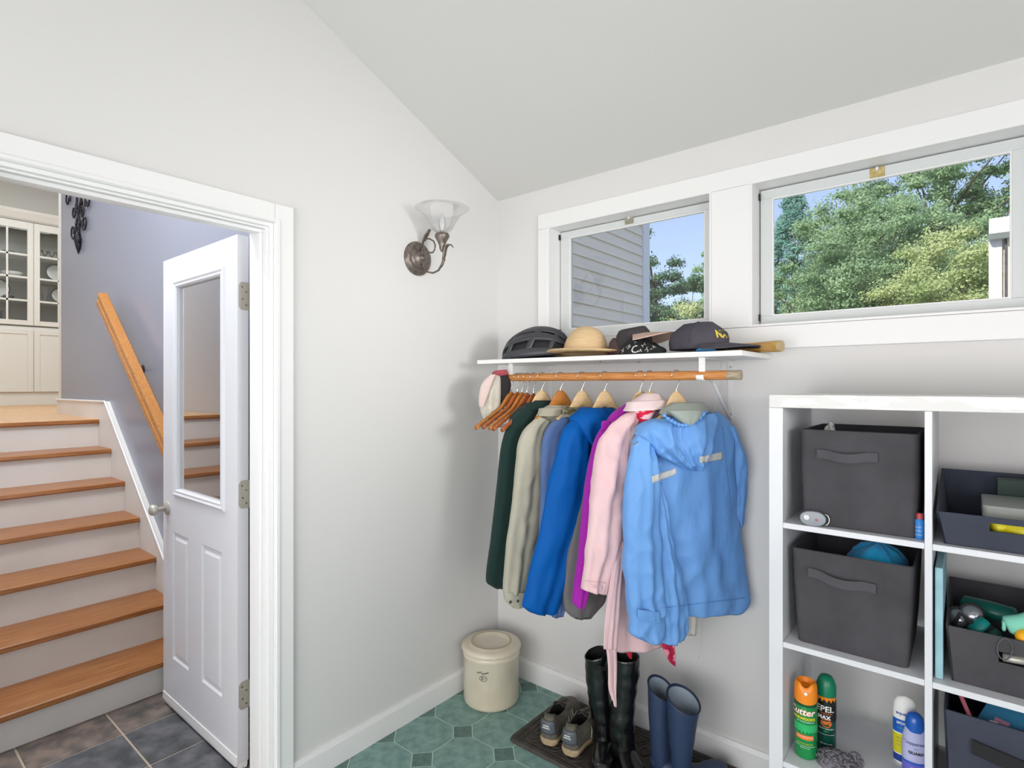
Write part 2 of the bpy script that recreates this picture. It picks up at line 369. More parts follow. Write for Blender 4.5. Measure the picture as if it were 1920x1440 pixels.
def window(name, W, gl, label, latchx):
    x0, x1 = W; a = ony(0.095, gl[0], gl[1]); b = ony(0.095, gl[2], gl[3])
    gx0, gx1, gz1, gz0 = a.x, b.x, a.z, b.z
    w_ = thing(name, None, None, ((x0+x1)/2, 0.09, WZ[0])); w_['kind'] = 'structure'; w_['label'] = label
    g = G(); e = 0.008
    g.box(x0, x0+e, -0.014, 0.14, WZ[0]+e, WZ[1]-e).box(x1-e, x1, -0.014, 0.14, WZ[0]+e, WZ[1]-e).box(x0, x1, -0.014, 0.14, WZ[0], WZ[0]+e).box(x0, x1, -0.014, 0.14, WZ[1]-e, WZ[1])
    g.build('window_frame', TRIM, w_)
    q = 0.004; X0_, X1_, Z0_, Z1_ = x0+e+q, x1-e-q, WZ[0]+e+q, WZ[1]-e-q
    for nm, bb in (('sash_rail', (X0_, X1_, Z0_, gz0)), ('sash_rail', (X0_, X1_, gz1, Z1_)), ('sash_stile', (X0_, gx0, gz0, gz1)), ('sash_stile', (gx1, X1_, gz0, gz1))):
        G().box(bb[0], bb[1], 0.08, 0.115, bb[2], bb[3]).build(nm, SASH, w_, bevel=0.002)
    g = G(); c = 0.005
    for bb in ((gx0, gx1, gz0, gz0+c), (gx0, gx1, gz1-c, gz1), (gx0, gx0+c, gz0+c, gz1-c), (gx1-c, gx1, gz0+c, gz1-c)):
        g.box(bb[0], bb[1], 0.083, 0.095, bb[2], bb[3])
    g.build('glazing_bead', TRIM, w_)
    G().box(gx0, gx1, 0.096, 0.099, gz0, gz1).build('pane', GLASS, w_)
    G().box(x0+e, x1-e, 0.117, 0.12, WZ[0]+e, WZ[0]+e+0.02).box(x0+e, x1-e, 0.117, 0.12, WZ[1]-e-0.02, WZ[1]-e).box(x0+e, x0+e+.02, 0.117, 0.12, WZ[0]+e, WZ[1]-e).box(x1-e-0.02, x1-e, 0.117, 0.12, WZ[0]+e, WZ[1]-e).build('weather_strip', BLACK, w_)
    lp = ony(0.079, latchx[0], latchx[1])
    g = G().box(lp.x-0.022, lp.x+0.022, 0.0755, 0.0805, lp.z-0.017, lp.z+0.017)
    o = g.build('catch_plate', BRASSW if latchx[2] else M('tarnished_plate', 'a8a490', 0.5, col2='8d8a78', scale=60), w_, bevel=0.002)
    G().box(lp.x-0.004, lp.x+0.004, 0.068, 0.076, lp.z+0.004, lp.z+0.016).build('catch_pin', METALW, o)
    for sx_ in (x0+e, x1-e-0.006):
        for zz in (WZ[0]+0.03, WZ[1]-0.05):
            G().box(sx_, sx_+0.006, 0.068, 0.082, zz, zz+0.025).build('sash_pivot', IRON, w_)
window('window_1', W1, (1070, 446, 1324, 599), 'small white hopper window left of the pair, neighbouring clapboards in view', (1180, 413, 0))
window('window_2', W2, (1449, 373, 1897, 560), 'large white hopper window right of the pair, trees in view', (1645, 323, 1))

# ------------------------------------------------------------------ half-glass door, open against the stair wall
DOORM = M('door_paint', 'dedfe3', 0.32, bump=0.015, bscale=40)
dx0, dx1, dy0, dy1, dz0, dz1 = -0.957, -0.217, -1.262, -1.220, 0.05, 2.062
D = thing('door_1', 'white half glass panelled door standing open in front of the stairs', None, (dx1, dy0, 0.02)); D['kind'] = 'structure'
gx0, gx1, gz0, gz1 = -0.80, -0.352, 1.025, 1.925
mz0, mz1 = 0.26, 0.83
pan = [(-0.85, -0.672), (-0.54, -0.348)]
g = G()
g.box(dx0, gx0, dy0, dy1, dz0, dz1).box(gx1, dx1, dy0, dy1, dz0, dz1).box(gx0, gx1, dy0, dy1, gz1, dz1).box(gx0, gx1, dy0, dy1, mz1, gz0).box(gx0, gx1, dy0, dy1, dz0, mz0)
g = G()
# stiles, rails as one skin around the glass hole, lower zone with panel recesses
xs = [dx0, pan[0][0], pan[0][1], pan[1][0], pan[1][1], dx1]
g.box(dx0, dx1, dy0, dy1, dz0, mz0).box(dx0, dx1, dy0, dy1, mz1, gz0).box(dx0, dx1, dy0, dy1, gz1, dz1)
g.box(dx0, gx0, dy0, dy1, gz0, gz1).box(gx1, dx1, dy0, dy1, gz0, gz1)
for a, b in ((xs[0], xs[1]), (xs[2], xs[3]), (xs[4], xs[5])): g.box(a, b, dy0, dy1, mz0, mz1)
g.build('door_slab', DOORM, D)
for a, b in pan:
    def fr(i, y): return [(a+i, y, mz0+i), (b-i, y, mz0+i), (b-i, y, mz1-i), (a+i, y, mz1-i)]
    G().rings([fr(0, dy1-0.001), fr(0, dy0), fr(0.008, dy0+0.007), fr(0.02, dy0+0.007), fr(0.032, dy0+0.001)], True, True).build('raised_panel', DOORM, D, bevel=0.001, seg=1)
def ring4(i, y): return [(gx0-0.030+i, y, gz0-0.030+i), (gx1+0.030-i, y, gz0-0.030+i), (gx1+0.030-i, y, gz1+0.030-i), (gx0-0.030+i, y, gz1+0.030-i)]
for ya, s_ in ((dy0, -1), (dy1, 1)):
    G().rings([ring4(0, ya), ring4(0.003, ya+s_*0.006), ring4(0.010, ya+s_*0.010), ring4(0.018, ya+s_*0.006), ring4(0.026, ya+s_*0.007), ring4(0.032, ya+s_*0.001), ring4(0.032, ya-s_*0.012)], False, False).build('lite_moulding', DOORM, D)
G().box(gx0, gx1, dy0+0.012, dy0+0.016, gz0, gz1).build('door_glass', GLASSD, D)
for z in (1.83, 1.072, 0.306):
    o = G().rings([[(dx1+0.0015+k*0.002, dy0+0.004+c[0], z+c[1]) for c in ((0.0, -0.04), (0.006, -0.05), (0.012, -0.053), (0.041, -0.053), (0.041, 0.053), (0.012, 0.053), (0.006, 0.05), (0.0, 0.04))] for k in (0, 1)]).build('hinge', NICKEL, D)
    G().tube([(-0.205, dy1+0.006, z-0.052), (-0.205, dy1+0.006, z+0.052)], 0.0065, 10).build('hinge_barrel', NICKEL, o, smooth=True, autosmooth=40)
    G().box(-0.203, -0.152, dy1+0.003, dy1+0.006, z-0.052, z+0.052).build('jamb_leaf', NICKEL, o)
    g = G()
    for k, (yy, zz) in enumerate(((0.012, 0.034), (0.028, 0.016), (0.014, -0.012), (0.028, -0.034))):
        g.lathe([(0.0035, 0.0), (0.0035, 0.001), (0.001, 0.0013)], (dx1+0.0035, dy0+yy+0.004, z+zz), (1, 0, 0), 8, True, True)
    g.build('screw', M('screw_metal', '8a857b', 0.35, 1), o)
kx, kz = -0.906, 0.928
kb = G().lathe([(0.031, 0), (0.031, 0.004), (0.026, 0.009), (0.014, 0.012)], (kx, dy0, kz), (0, -1, 0), 24, True, True).build('door_rosette', NICKEL, D, smooth=True, autosmooth=40)
G().lathe([(0.011, 0.01), (0.010, 0.035), (0.013, 0.04), (0.021, 0.046), (0.025, 0.056), (0.024, 0.066), (0.017, 0.073), (0.004, 0.075)], (kx, dy0, kz), (0, -1, 0), 24, True, True).build('knob', NICKEL, kb, smooth=True)
G().box(dx0, dx1, dy0+0.004, dy1-0.004, 0.026, dz0).box(dx0, dx1, dy0-0.003, dy0, dz0-0.005, dz0+0.028).build('door_sweep', TRIM, D)
g = G()
for k in range(40):
    y = dy0+0.002+R.random()*0.036; x = dx1-R.random()*0.02; g.tube([(x, y, 0.035), (x+R.uniform(-.004, .006), y+R.uniform(-.003, .003), 0.021)], 0.0009, 4)
o = g.build('sweep_bristles', BLACK, D); o['kind'] = 'stuff'

# ------------------------------------------------------------------ staircase
N = 7; RUN = 0.259; RISE = 0.1812; XN = -1.04; ZN = 0.174
SY0, SY1 = -2.245, -1.092
st = thing('staircase', 'white staircase with oak treads climbing to the kitchen', 'stairs', (-1.1, -1.65, hz))
for i in range(N):
    nx = XN-i*RUN; nz = ZN+i*RISE
    zb = nz-RISE if i else hz
    G().box(nx-0.045, nx-0.025, SY0, SY1, zb, nz-0.028).build('riser', STAIRW, st)
    x_end = nx-RUN-0.028 if i < N-1 else XB
    yr = SY1 + (0.0)
    tp = [(nx, nz-0.022), (nx-0.004, nz-0.027), (nx-0.01, nz-0.028), (x_end, nz-0.028), (x_end, nz), (nx-0.008, nz), (nx-0.002, nz-0.004)]
    G().prism(tp, 'y', SY0, yr).build('tread', OAK if i < N-1 else OAKL, st, smooth=False)
    if i == N-1:
        G().prism([(nx+0.0015, nz-0.022), (nx-0.004, nz-0.029), (nx-0.02, nz-0.029), (nx-0.02, nz-0.001), (nx-0.002, nz-0.002)], 'y', SY0, yr).build('landing_nosing', OAK, st)
# stringer board on the wall
z1 = ZN+6*RISE
sl = RISE/RUN
xt = -2.47; zt = z1+0.12
pts = [(XB+0.0, z1-0.2), (XB+0.0, z1+0.115), (xt, zt), (xt+ (zt-0.05)/0.813, 0.05), (xt+(zt-0.05)/0.813, hz), (-1.1, hz)]
G().prism(pts, 'y', SY1, YB-0.0005).build('stringer', STAIRW, st)
# cap bead on the stringer
def bead(p, q, r=0.008):
    return G().tube([p, q], r, 6)
G().tube([(XB, SY1-0.002, z1+0.115), (xt, SY1-0.002, zt), (xt+(zt-0.05)/0.813, SY1-0.002, 0.05)], 0.007, 6).build('stringer_cap', TRIM, st)

# handrail
HR = thing('handrail', 'sloping oak handrail on metal brackets above the stairs', 'handrail', (-1.9, -1.15, 1.5))
a = Vector((-2.30, -1.155, 2.035)); b = Vector((-1.10, -1.155, 1.09))
d = (b-a).normalized(); nrm = Vector((-d.z, 0, d.x)); nrm = nrm if nrm.z > 0 else -nrm
prof = [(-0.021, -0.044), (0.021, -0.044), (0.024, -0.04), (0.024, -0.012), (0.019, -0.006), (0.019, 0.004), (0.025, 0.010), (0.026, 0.038), (0.020, 0.045), (-0.020, 0.045), (-0.026, 0.038), (-0.025, 0.010), (-0.019, 0.004), (-0.019, -0.006), (-0.024, -0.012), (-0.024, -0.04)]
rs = []
for t_, sc in ((0, 0.92), (0.004, 1), (1, 1)):
    p = a.lerp(b, t_); rs.append([p + Vector((0, 1, 0))*(u*sc) + nrm*(v*sc) for u, v in prof])
G().rings(rs).build('rail', OAKR, HR, smooth=True, autosmooth=28)
for px, py in ((240, 630), (281, 717)):
    c = ony(-1.15, px, py); t_ = (c.x-a.x)/(b.x-a.x); rp = a.lerp(b, t_) - nrm*0.045
    o = G().lathe([(0.028, 0), (0.028, 0.004), (0.012, 0.008)], (rp.x+0.0, YB, rp.z-0.045), (0, -1, 0), 16, True, True).build('rail_bracket', IRON, HR, smooth=True, autosmooth=40)
    G().tube([(rp.x, YB-0.005, rp.z-0.045), (rp.x, YB-0.05, rp.z-0.05), (rp.x, YB-0.085, rp.z-0.03), (rp.x, -1.155, rp.z)], 0.006, 8).build('bracket_arm', IRON, o, smooth=True)

# wrought iron wall ornament
WI = M('wrought_iron', '26242a', 0.5, 0.5)
wo = thing('iron_scroll_ornament', 'black wrought iron scroll ornament hanging high on the blue grey wall', 'wall decoration', (-3.14, YB-0.01, 2.46))
def spiral(cx, cz, r0, r1, a0, turns, y=YB-0.014):
    n = 26; out = []
    for k in range(n):
        t_ = k/(n-1); a_ = a0+turns*2*PI*t_; r_ = r0+(r1-r0)*t_; out.append((cx+r_*math.cos(a_), y, cz+r_*math.sin(a_)))
    return out
ocx = -3.15
G().tube([(ocx, YB-0.012, 2.50), (ocx-0.01, YB-0.014, 2.58), (ocx+0.04, YB-0.014, 2.68), (ocx-0.05, YB-0.014, 2.80), (ocx-.02, YB-0.014, 2.95), (ocx, YB-0.014, 3.12)], [0.004, 0.008, 0.008, 0.008, 0.008, 0.008], 8).build('stem', WI, wo, smooth=True)
G().tube([(ocx, YB-0.012, 2.54), (ocx-0.06, YB-0.014, 2.68), (ocx+0.07, YB-0.014, 2.84), (ocx+0.02, YB-0.014, 3.1)], 0.008, 8).build('stem', WI, wo, smooth=True)
for (px, py, r0, a0, tn) in ((137, 434, .058, 0.3, -1.5), (158, 417, .055, 2.8, 1.5), (139, 400, .04, 0.5, 1.4), (154, 398, .04, 2.6, -1.4), (127, 374, .06, -0.4, 1.4), (164, 378, .055, 3.5, -1.4), (130, 352, .06, 0, 1.5), (160, 352, .06, 3.1, -1.5), ):
    q_ = ony(YB-0.014, px, py)
    G().tube(spiral(q_.x, q_.z, r0*1.15, 0.022, a0, tn*.8), 0.006, 6).build('scroll', WI, wo, smooth=True)
for (px, py, an) in ((147, 458, 0.5), (147, 458, 2.6), (149, 425, 0.4), (146, 420, 2.8), (150, 392, 0.7), (145, 390, 2.5)):
    d_ = Vector((math.cos(an), 0, math.sin(an))); p = ony(YB-0.014, px, py)
    G().tube([p, p+d_*0.03, p+d_*0.06, p+d_*0.085], [0.004, 0.013, 0.010, 0.001], 6, flat=0.4).build('leaf', WI, wo, smooth=True)
G().tube([(ocx, YB-0.014, 2.62), (ocx, YB-0.014, 2.56), (ocx, YB-0.014, 2.50), (ocx, YB-0.014, 2.455)], [0.008, 0.028, 0.016, 0.002], 8).build('finial', WI, wo, smooth=True)

# ------------------------------------------------------------------ kitchen hutch with glazed doors and china
CAB = M('hutch_paint', 'dcdbd4', 0.45)
CABI = M('hutch_inside', 'a9a7a0', 0.7)
X = -6.5; cb = thing('china_hutch', 'cream built in china hutch with glazed upper doors beyond the stairs', 'cabinet', (X-0.2, -0.735, ZK))
ys0, ysm, ys1 = -1.66, -0.735, 0.19
G().box(X-0.34, X, ys0, ys1, ZK, ZK+0.14).build('plinth', CAB, cb)
G().box(X-0.34, X-0.001, ys0, ys1, ZK+0.14, 2.165).build('base_cabinet', CAB, cb)
G().box(X-0.34, X-0.33, ys0, ys1, 2.165, 3.40).build('back_panel', CABI, cb)
g = G().box(X-0.33, X-0.02, ys0, ys0+0.02, 2.165, 3.40).box(X-0.33, X-0.02, ys1-0.02, ys1, 2.165, 3.40).box(X-0.33, X-0.02, ys0, ys1, 3.38, 3.42)
g.build('upper_case', CAB, cb)
zsh = [2.19, 2.475, 2.74, 3.0]
for z in zsh: G().box(X-0.33, X-0.03, ys0+0.02, ys1-0.02, z-0.02, z).build('shelf', CAB, cb)
G().prism([(X+0.0, 3.38), (X+0.02, 3.40), (X+0.045, 3.47), (X+0.05, 3.50), (X-0.34, 3.50), (X-0.34, 3.42), (X-0.02, 3.42), (X-0.02, 3.38)], 'y', ys0, ys1).build('cornice', CAB, cb)
HND = M('pewter_pull', '777370', 0.35, 0.9)
def pull(y, z, par):
    G().tube([(X+0.02, y, z-0.05), (X+0.04, y, z-0.048), (X+0.05, y, z), (X+0.04, y, z+0.048), (X+0.02, y, z+0.05)], 0.007, 6).build('door_pull', HND, par, smooth=True)
for k in range(4):
    a = ys0+k*0.4625; b = a+0.459
    z0_, z1_ = 2.18, 3.37; s_ = 0.055
    g = G().box(X, X+0.02, a, a+s_, z0_, z1_).box(X, X+0.02, b-s_, b, z0_, z1_).box(X, X+0.02, a+s_, b-s_, z0_, z0_+s_).box(X, X+0.02, a+s_, b-s_, z1_-s_-0.03, z1_)
    dr = g.build('glazed_door', CAB, cb, bevel=0.002, seg=1)
    m_ = (a+b)/2
    g = G().box(X+0.004, X+0.016, m_-0.009, m_+0.009, z0_+s_, z1_-s_-0.03)
    for z in zsh[1:]: g.box(X+0.004, X+0.016, a+s_, b-s_, z-0.02, z)
    g.build('muntins', CAB, dr)
    G().box(X+0.006, X+0.009, a+s_, b-s_, z0_+s_, z1_-s_-0.03).build('pane', GLASS, dr)
    pull((b-0.028) if k % 2 == 0 or k == 1 and False else (a+0.028), 2.44, dr)
    z0_, z1_ = ZK+0.15, 2.13
    g = G().box(X, X+0.018, a, b, z0_, z1_)
    dr = g.build('base_door', CAB, cb, bevel=0.002, seg=1)
    g = G().box(X+0.018, X+0.026, a, a+s_, z0_, z1_).box(X+0.018, X+0.026, b-s_, b, z0_, z1_).box(X+0.018, X+0.026, a+s_, b-s_, z0_, z0_+s_).box(X+0.018, X+0.026, a+s_, b-s_, z1_-s_, z1_)
    g.build('door_frame', CAB, dr, bevel=0.002, seg=1)
    pull((b-0.028) if k % 2 == 0 else (a+0.028), 2.03, dr)
CHINA = M('white_china', 'e6e6e2', 0.25); DKCH = M('dark_china', '3a3a3c', 0.3); GRNCH = M('green_china', '6f7365', 0.4)
def china(name, prof, y, z, mat, label, cat, dx=-0.16, n=20):
    return tag(G().lathe(prof, (X+dx, y, z), (0, 0, 1), n, True, False).build(name, mat, smooth=True, origin=(X+dx, y, z)), label, cat)
china('bowl', [(0.03, 0), (0.055, 0.02), (0.06, 0.04), (0.05, 0.04), (0.03, 0.015)], -0.93, 3.0, GRNCH, 'small green grey bowl on the top shelf behind the left glass door', 'bowl')
china('bowl', [(0.04, 0), (0.09, 0.03), (0.10, 0.06), (0.09, 0.06), (0.02, 0.02)], -0.90, 2.74, CHINA, 'white bowl on the second shelf behind the left glass door', 'bowl')
china('bowl', [(0.03, 0), (0.05, 0.02), (0.055, 0.045), (0.045, 0.045), (0.01, 0.01)], -0.93, 2.475, DKCH, 'small dark bowl on the third shelf behind the left glass door', 'bowl')
china('wine_glass', [(0.035, 0), (0.035, 0.004), (0.006, 0.01), (0.006, 0.07), (0.04, 0.11), (0.045, 0.15), (0.035, 0.2)], -0.60, 2.475, GLASSS, 'clear stemmed glass on the third shelf behind the right glass door', 'glass')
for (y, z, r_, mt, lb) in ((-1.03, 2.475, 0.12, DKCH, 'dark plate standing on the third shelf at the left glass door'), (-0.44, 2.475, 0.10, DKCH, 'dark rimmed plate standing on the third shelf behind the right glass door'), (-0.48, 2.74, 0.11, CHINA, 'white plate with a dark edge on the second shelf behind the right glass door')):
    ax = Vector((1, 0, 0.25)).normalized()
    rt_ = thing('plate', lb, 'plate', (X-0.2, y, z))
    G().lathe([(0.001, 0.003), (r_*0.6, 0), (r_, 0.014), (r_, 0.018), (r_*0.6, 0.006), (0.001, 0.006)], (X-0.2, y, z+r_+0.004), ax, 28).build('plate_face', CHINA, rt_, smooth=True)
    G().lathe([(r_*0.8, 0.010), (r_, 0.0195), (r_, 0.012)], (X-0.2, y, z+r_+0.004), ax, 28).build('plate_rim', DKCH, rt_, smooth=True)
tag(G().box(X-0.2, X-0.06, -1.09, -1.0, 2.19, 2.33).build('keepsake_box', M('navy_box', '383c50', 0.5), bevel=0.004), 'dark navy box on the bottom shelf behind the left glass door', 'box')
tw = thing('twig_candle_holder', 'small dark twig shaped candle holder on the top shelf behind the right glass door', 'ornament', (X-0.15, -0.55, 3.0))
G().box(X-0.17, X-0.13, -0.63, -0.48, 3.0, 3.008).build('holder_base', HND, tw)
for k in range(5):
    y = -0.62+k*0.033; G().tube([(X-0.15, y, 3.005), (X-0.15, y+0.012*(-1)**k, 3.04), (X-0.15, y-0.01*(-1)**k, 3.085)], 0.005, 5).build('twig', HND, tw)
    G().lathe([(0.004, 0), (0.013, 0.01), (0.013, 0.016)], (X-0.15, y-0.01*(-1)**k, 3.083), (0, 0, 1), 8, True, True).build('cup', HND, tw)
# picture reflected/seen in the kitchen is left out; a white newel stands left of the landing
# ------------------------------------------------------------------ wall sconce
PEW = M('antique_pewter', '8b8079', 0.42, 0.75, col2='6a625c', scale=60)
scx, scy, scz = 0.0, -0.561, 2.060
sc_ = thing('wall_sconce', 'pewter scroll arm wall sconce with clear flared glass shade', 'wall lamp', (0.0, scy, scz))
G().lathe([(0.0765, 0), (0.0765, 0.006), (0.072, 0.014), (0.069, 0.018), (0.06, 0.021), (0.052, 0.022), (0.05, 0.027), (0.044, 0.029), (0.03, 0.03), (0.024, 0.036), (0.016, 0.038), (0.012, 0.048), (0.006, 0.05), (0.001, 0.052)], (0, scy, scz), (1, 0, 0), 40, True, True).build('backplate', PEW, sc_, smooth=True, autosmooth=50)
shx = 0.155
arm = [(0.045, scz), (0.05, scz+0.04), (0.045, scz+0.0)]
def scp(px, py): return ony(scy, px, py)
pa = [(806, 485), (792, 478), (790, 463), (792, 450), (798, 441), (805, 431)]
C_ = [(800, 447), (806, 448), (813, 452), (816, 460), (815, 468), (811, 474), (806, 473)]
B_ = [(792, 458), (791, 475), (791, 490), (794, 502), (802, 510), (812, 512), (822, 507), (829, 496), (833, 485)]
o = G().tube([scp(*p) for p in B_], [0.004]*6+[0.0045, 0.006, 0.007], 8).build('scroll_arm', PEW, sc_, smooth=True)
G().tube([Vector((0.04, scy, scz)), scp(791, 480)], 0.006, 8).build('arm_root', PEW, o, smooth=True)
G().tube([scp(*p) for p in [(792, 462), (794, 450), (799, 442), (806, 430)]], [0.004, 0.007, 0.012, 0.008], 10, flat=0.45).build('leaf_tip', PEW, o, smooth=True)
G().tube([scp(*p) for p in [(796, 452)]+C_], 0.0035, 8).build('curl', PEW, o, smooth=True)
G().tube([scp(*p) for p in [(830, 494), (833, 478), (835, 465), (840, 459), (846, 459), (850, 464)]], [0.006, 0.010, 0.011, 0.008, 0.005, 0.003], 10, flat=0.6).build('outer_leaf', PEW, o, smooth=True)
hc = scp(829, 464); hx, hy = hc.x, hc.y
zz = hc.z
def zpx(py): return scp(829, py).z
G().lathe([(0.005, zpx(472)), (0.012, zpx(466)), (0.013, zpx(460)), (0.021, zpx(452)), (0.031, zpx(445)), (0.032, zpx(441)), (0.028, zpx(438)), (0.02, zpx(438))], (hx, hy, 0), (0, 0, 1), 28, True, True).build('socket_cup', PEW, sc_, smooth=True, autosmooth=60)
zt_ = zpx(437)
shp = [(0.026, 0.0), (0.036, 0.006), (0.05, 0.025), (0.062, 0.05), (0.08, 0.078), (0.104, 0.098), (0.118, 0.106)]
G().lathe([(r, zt_+h) for r, h in shp]+[(r-0.0025, zt_+h+0.0015) for r, h in shp[::-1]], (hx, hy, 0), (0, 0, 1), 48).build('glass_shade', GLASSS, sc_, smooth=True)
G().lathe([(0.009, zt_), (0.011, zt_+0.014), (0.016, zt_+0.03), (0.017, zt_+0.045), (0.012, zt_+0.065), (0.005, zt_+0.083), (0.001, zt_+0.088)], (hx, hy, 0), (0, 0, 1), 20, True, True).build('candle_bulb', glass_mat('bulb_glass', (0.95, 0.95, 0.95), 1.2, 0.25), sc_, smooth=True)

# ------------------------------------------------------------------ hat shelf, brackets, rod
SX0, SX1, SYF, SZ0, SZ1 = 0.17, 1.352, -0.347, 1.587, 1.605
tag(box(SX0, SX1, SYF, -0.001, SZ0, SZ1).build('hat_shelf', TRIM, bevel=0.0015, seg=1), 'white board shelf on brackets under the windows, holding the hats', 'shelf')
def bracket(x, label):
    t = thing('shelf_bracket', label, 'bracket', (x, 0, 1.35), 'closet shelf brackets')
    G().box(x-0.011, x+0.011, -0.0035, -0.0005, 1.345, 1.586).build('wall_strip', METALW, t)
    G().box(x-0.011, x+0.011, -0.30, -0.0036, 1.5825, 1.5865).build('shelf_arm', METALW, t)
    G().box(x-0.011, x+0.011, -0.31, -0.306, 1.535, 1.5865).build('rod_hanger', METALW, t)
    G().tube([(x, -0.306, 1.535), (x, -0.20, 1.50), (x, -0.10, 1.42), (x, -0.004, 1.355)], 0.0075, 6, flat=0.5).build('brace', METALW, t)
    # cradle under the rod
    cr = [(x, -0.30+0.0195*math.sin(a_), 1.524-0.0195*math.cos(a_)) for a_ in [math.radians(q) for q in range(-100, 101, 20)]]
    G().tube(cr, 0.009, 6, flat=0.25, up=(0, 0, 1)).build('rod_cradle', METALW, t)
    for z in (1.375, 1.56): G().lathe([(0.005, 0), (0.005, 0.0015), (0.002, 0.0025)], (x, -0.0035, z), (0, -1, 0), 8, True, True).build('screw', NICKEL, t)
bracket(1.206, 'white metal shelf bracket at the right end of the hanging rod')
bracket(0.34, 'white metal shelf bracket near the room corner, behind the hung clothes')
rodx0, rodx1, RY, RZ, RR = 0.262, 1.337, -0.30, 1.524, 0.0165
rt_ = thing('hanging_rod', 'round wooden clothes rod under the hat shelf with a bare right end', 'clothes rod', ((rodx0+rodx1)/2, RY, RZ-RR))
G().tube([(rodx0, RY, RZ), (rodx1-0.045, RY, RZ)], RR, 24).build('rod', RODM, rt_, smooth=True, autosmooth=40)
G().tube([(rodx1-0.0449, RY, RZ), (rodx1, RY, RZ)], RR*0.995, 24).build('bare_end', RAWW, rt_, smooth=True, autosmooth=40)
pm = M('white_paint_blob', 'f0efec', 0.4)
for (x, hw) in ((1.20, 0.014), (0.30, 0.014)):
    G().rings([[(x+u*hw, RY+(RR+0.0012)*math.cos(a_), RZ+(RR+0.0012)*math.sin(a_)) for a_ in np.linspace(PI*0.98, PI*1.45, 10)] for u in (-1, -0.5, 0.3, 1)], False, False).build('paint_patch', pm, rt_, smooth=True, solid=0.001)
#@@PART2
# ------------------------------------------------------------------ hangers
HW_TAN = M('pale_hanger_wood', 'd9bd92', 0.45, col2='cdae80', scale=14, stretch=(8, 1, 8))
HW_OR = M('amber_hanger_wood', 'c07c38', 0.38, col2='a96a2c', scale=14, stretch=(8, 1, 8))
HW_RED = M('red_brown_hanger_wood', 'b26636', 0.35, col2='964f27', scale=14, stretch=(8, 1, 8))
def hanger(x, alpha, mat, label, half=0.21, drop=0.115, ztop=1.452, bar=True, group='wooden coat hangers', head=1.0, tilt=0.0):
    p = Plane(x, RY, alpha); U, Nn = p.u, p.n
    t = thing('coat_hanger', label, 'hanger', (x, RY, ztop), group)
    rs = []
    for k in range(41):
        s_ = -1+2*k/40; a_ = abs(s_)
        sh_ = .34 if half < .15 else .16
        z = ztop - 0.016 - drop*(sh_*(1-math.exp(-(a_*half/.055)**3))+(1-sh_)*a_)
        hh = 0.017*head*math.exp(-(a_*half/.05)**3)+0.0105; th = 0.0065+0.0055*a_**2
        c = Vector((x, RY, z)) + U*(s_*half) + Nn*(0.02*(a_**2))
        rs.append([c + Nn*(th*math.cos(q)) + Vector((0, 0, 1))*(hh*math.sin(q)*(1 if math.sin(q) > 0 else 0.9)) for q in [2*PI*i/12 for i in range(12)]])
    o = G().rings(rs).build('hanger_body', mat, t, smooth=True)
    # wire hook over the rod; the hook's plane is the hanger's plane
    hk = [Vector((x, RY, ztop+0.015)), Vector((x, RY, RZ-0.055)), ]
    rr = RR+0.0022
    pts = [Vector((x, RY, ztop+0.01)), Vector((x, RY, RZ-0.052))] + [Vector((x, RY, RZ-0.014)) + U*(math.sin(q)*0.0185*1.15) + Vector((0, 0, 1))*(-math.cos(q)*0.034+0.0) for q in []]
    pts = [Vector((x, RY, ztop+0.01)), Vector((x, RY, RZ-0.05))]
    for q in range(-20, 210, 20):
        a_ = math.radians(q); pts.append(Vector((x, RY, RZ)) + U*(math.cos(a_)*(rr+0.004)) + Vector((0, 0, 1))*(math.sin(a_)*rr+0.001))
    G().tube(pts, 0.0016, 6).build('wire_hook', STEEL, t, smooth=True)
    G().lathe([(0.0035, 0), (0.0035, 0.008)], (x, RY, ztop+0.012), (0, 0, 1), 8, True, True).build('ferrule', STEEL, t)
    if bar:
        b0 = Vector((x, RY, ztop-drop-0.012))
        G().tube([b0-U*(half*0.82)+Vector((0, 0, 0.028)), b0-U*(half*0.8), b0+U*(half*0.8), b0+U*(half*0.82)+Vector((0, 0, 0.028))], 0.0016, 6).build('trouser_bar', STEEL, t)
    return t
EX = 'empty wooden hangers bunched at the left end of the rod'
h0 = hanger(0.335, 84, HW_OR, 'leftmost empty amber hanger on the rod, its arm nearest the room corner', half=0.225, drop=0.125, group=EX)
for k, (x, al, m, lb) in enumerate(((0.372, 82, HW_RED, 'second empty hanger from the left on the rod, thin and brown'), (0.398, 85, HW_OR, 'third empty hanger from the left on the rod, amber wood'), (0.426, 83, HW_RED, 'fourth empty hanger from the left on the rod, glossy brown wood'), (0.462, 86, HW_RED, 'red brown empty hanger nearest the dark green fleece'))):
    hanger(x, al, m, lb, half=0.215, drop=0.12, ztop=1.45-0.002*k, group=EX, head=1.05)
G1 = 'hangers carrying jackets'
AL = 66
hx_ = {'green': 0.506, 'beige': 0.603, 'denim': 0.708, 'royal': 0.814, 'purple': 0.966, 'pink': 1.005, 'light': 1.109}
for k, m, lb in (('green', HW_TAN, 'pale hanger inside the dark green fleece'), ('beige', HW_OR, 'amber hanger inside the beige jacket'), ('denim', HW_TAN, 'pale hanger inside the denim blue shirt'), ('royal', HW_TAN, 'pale hanger inside the royal blue rain jacket'), ('purple', HW_TAN, 'pale hanger inside the purple fleece'), ('pink', HW_TAN, 'pale hanger inside the pink trench coat'), ('light', HW_TAN, 'pale hanger inside the light blue rain jacket')):
    hanger(hx_[k], AL, m, lb, half=0.13, drop=0.085, ztop=1.452, bar=False, group=G1, head=1.5)

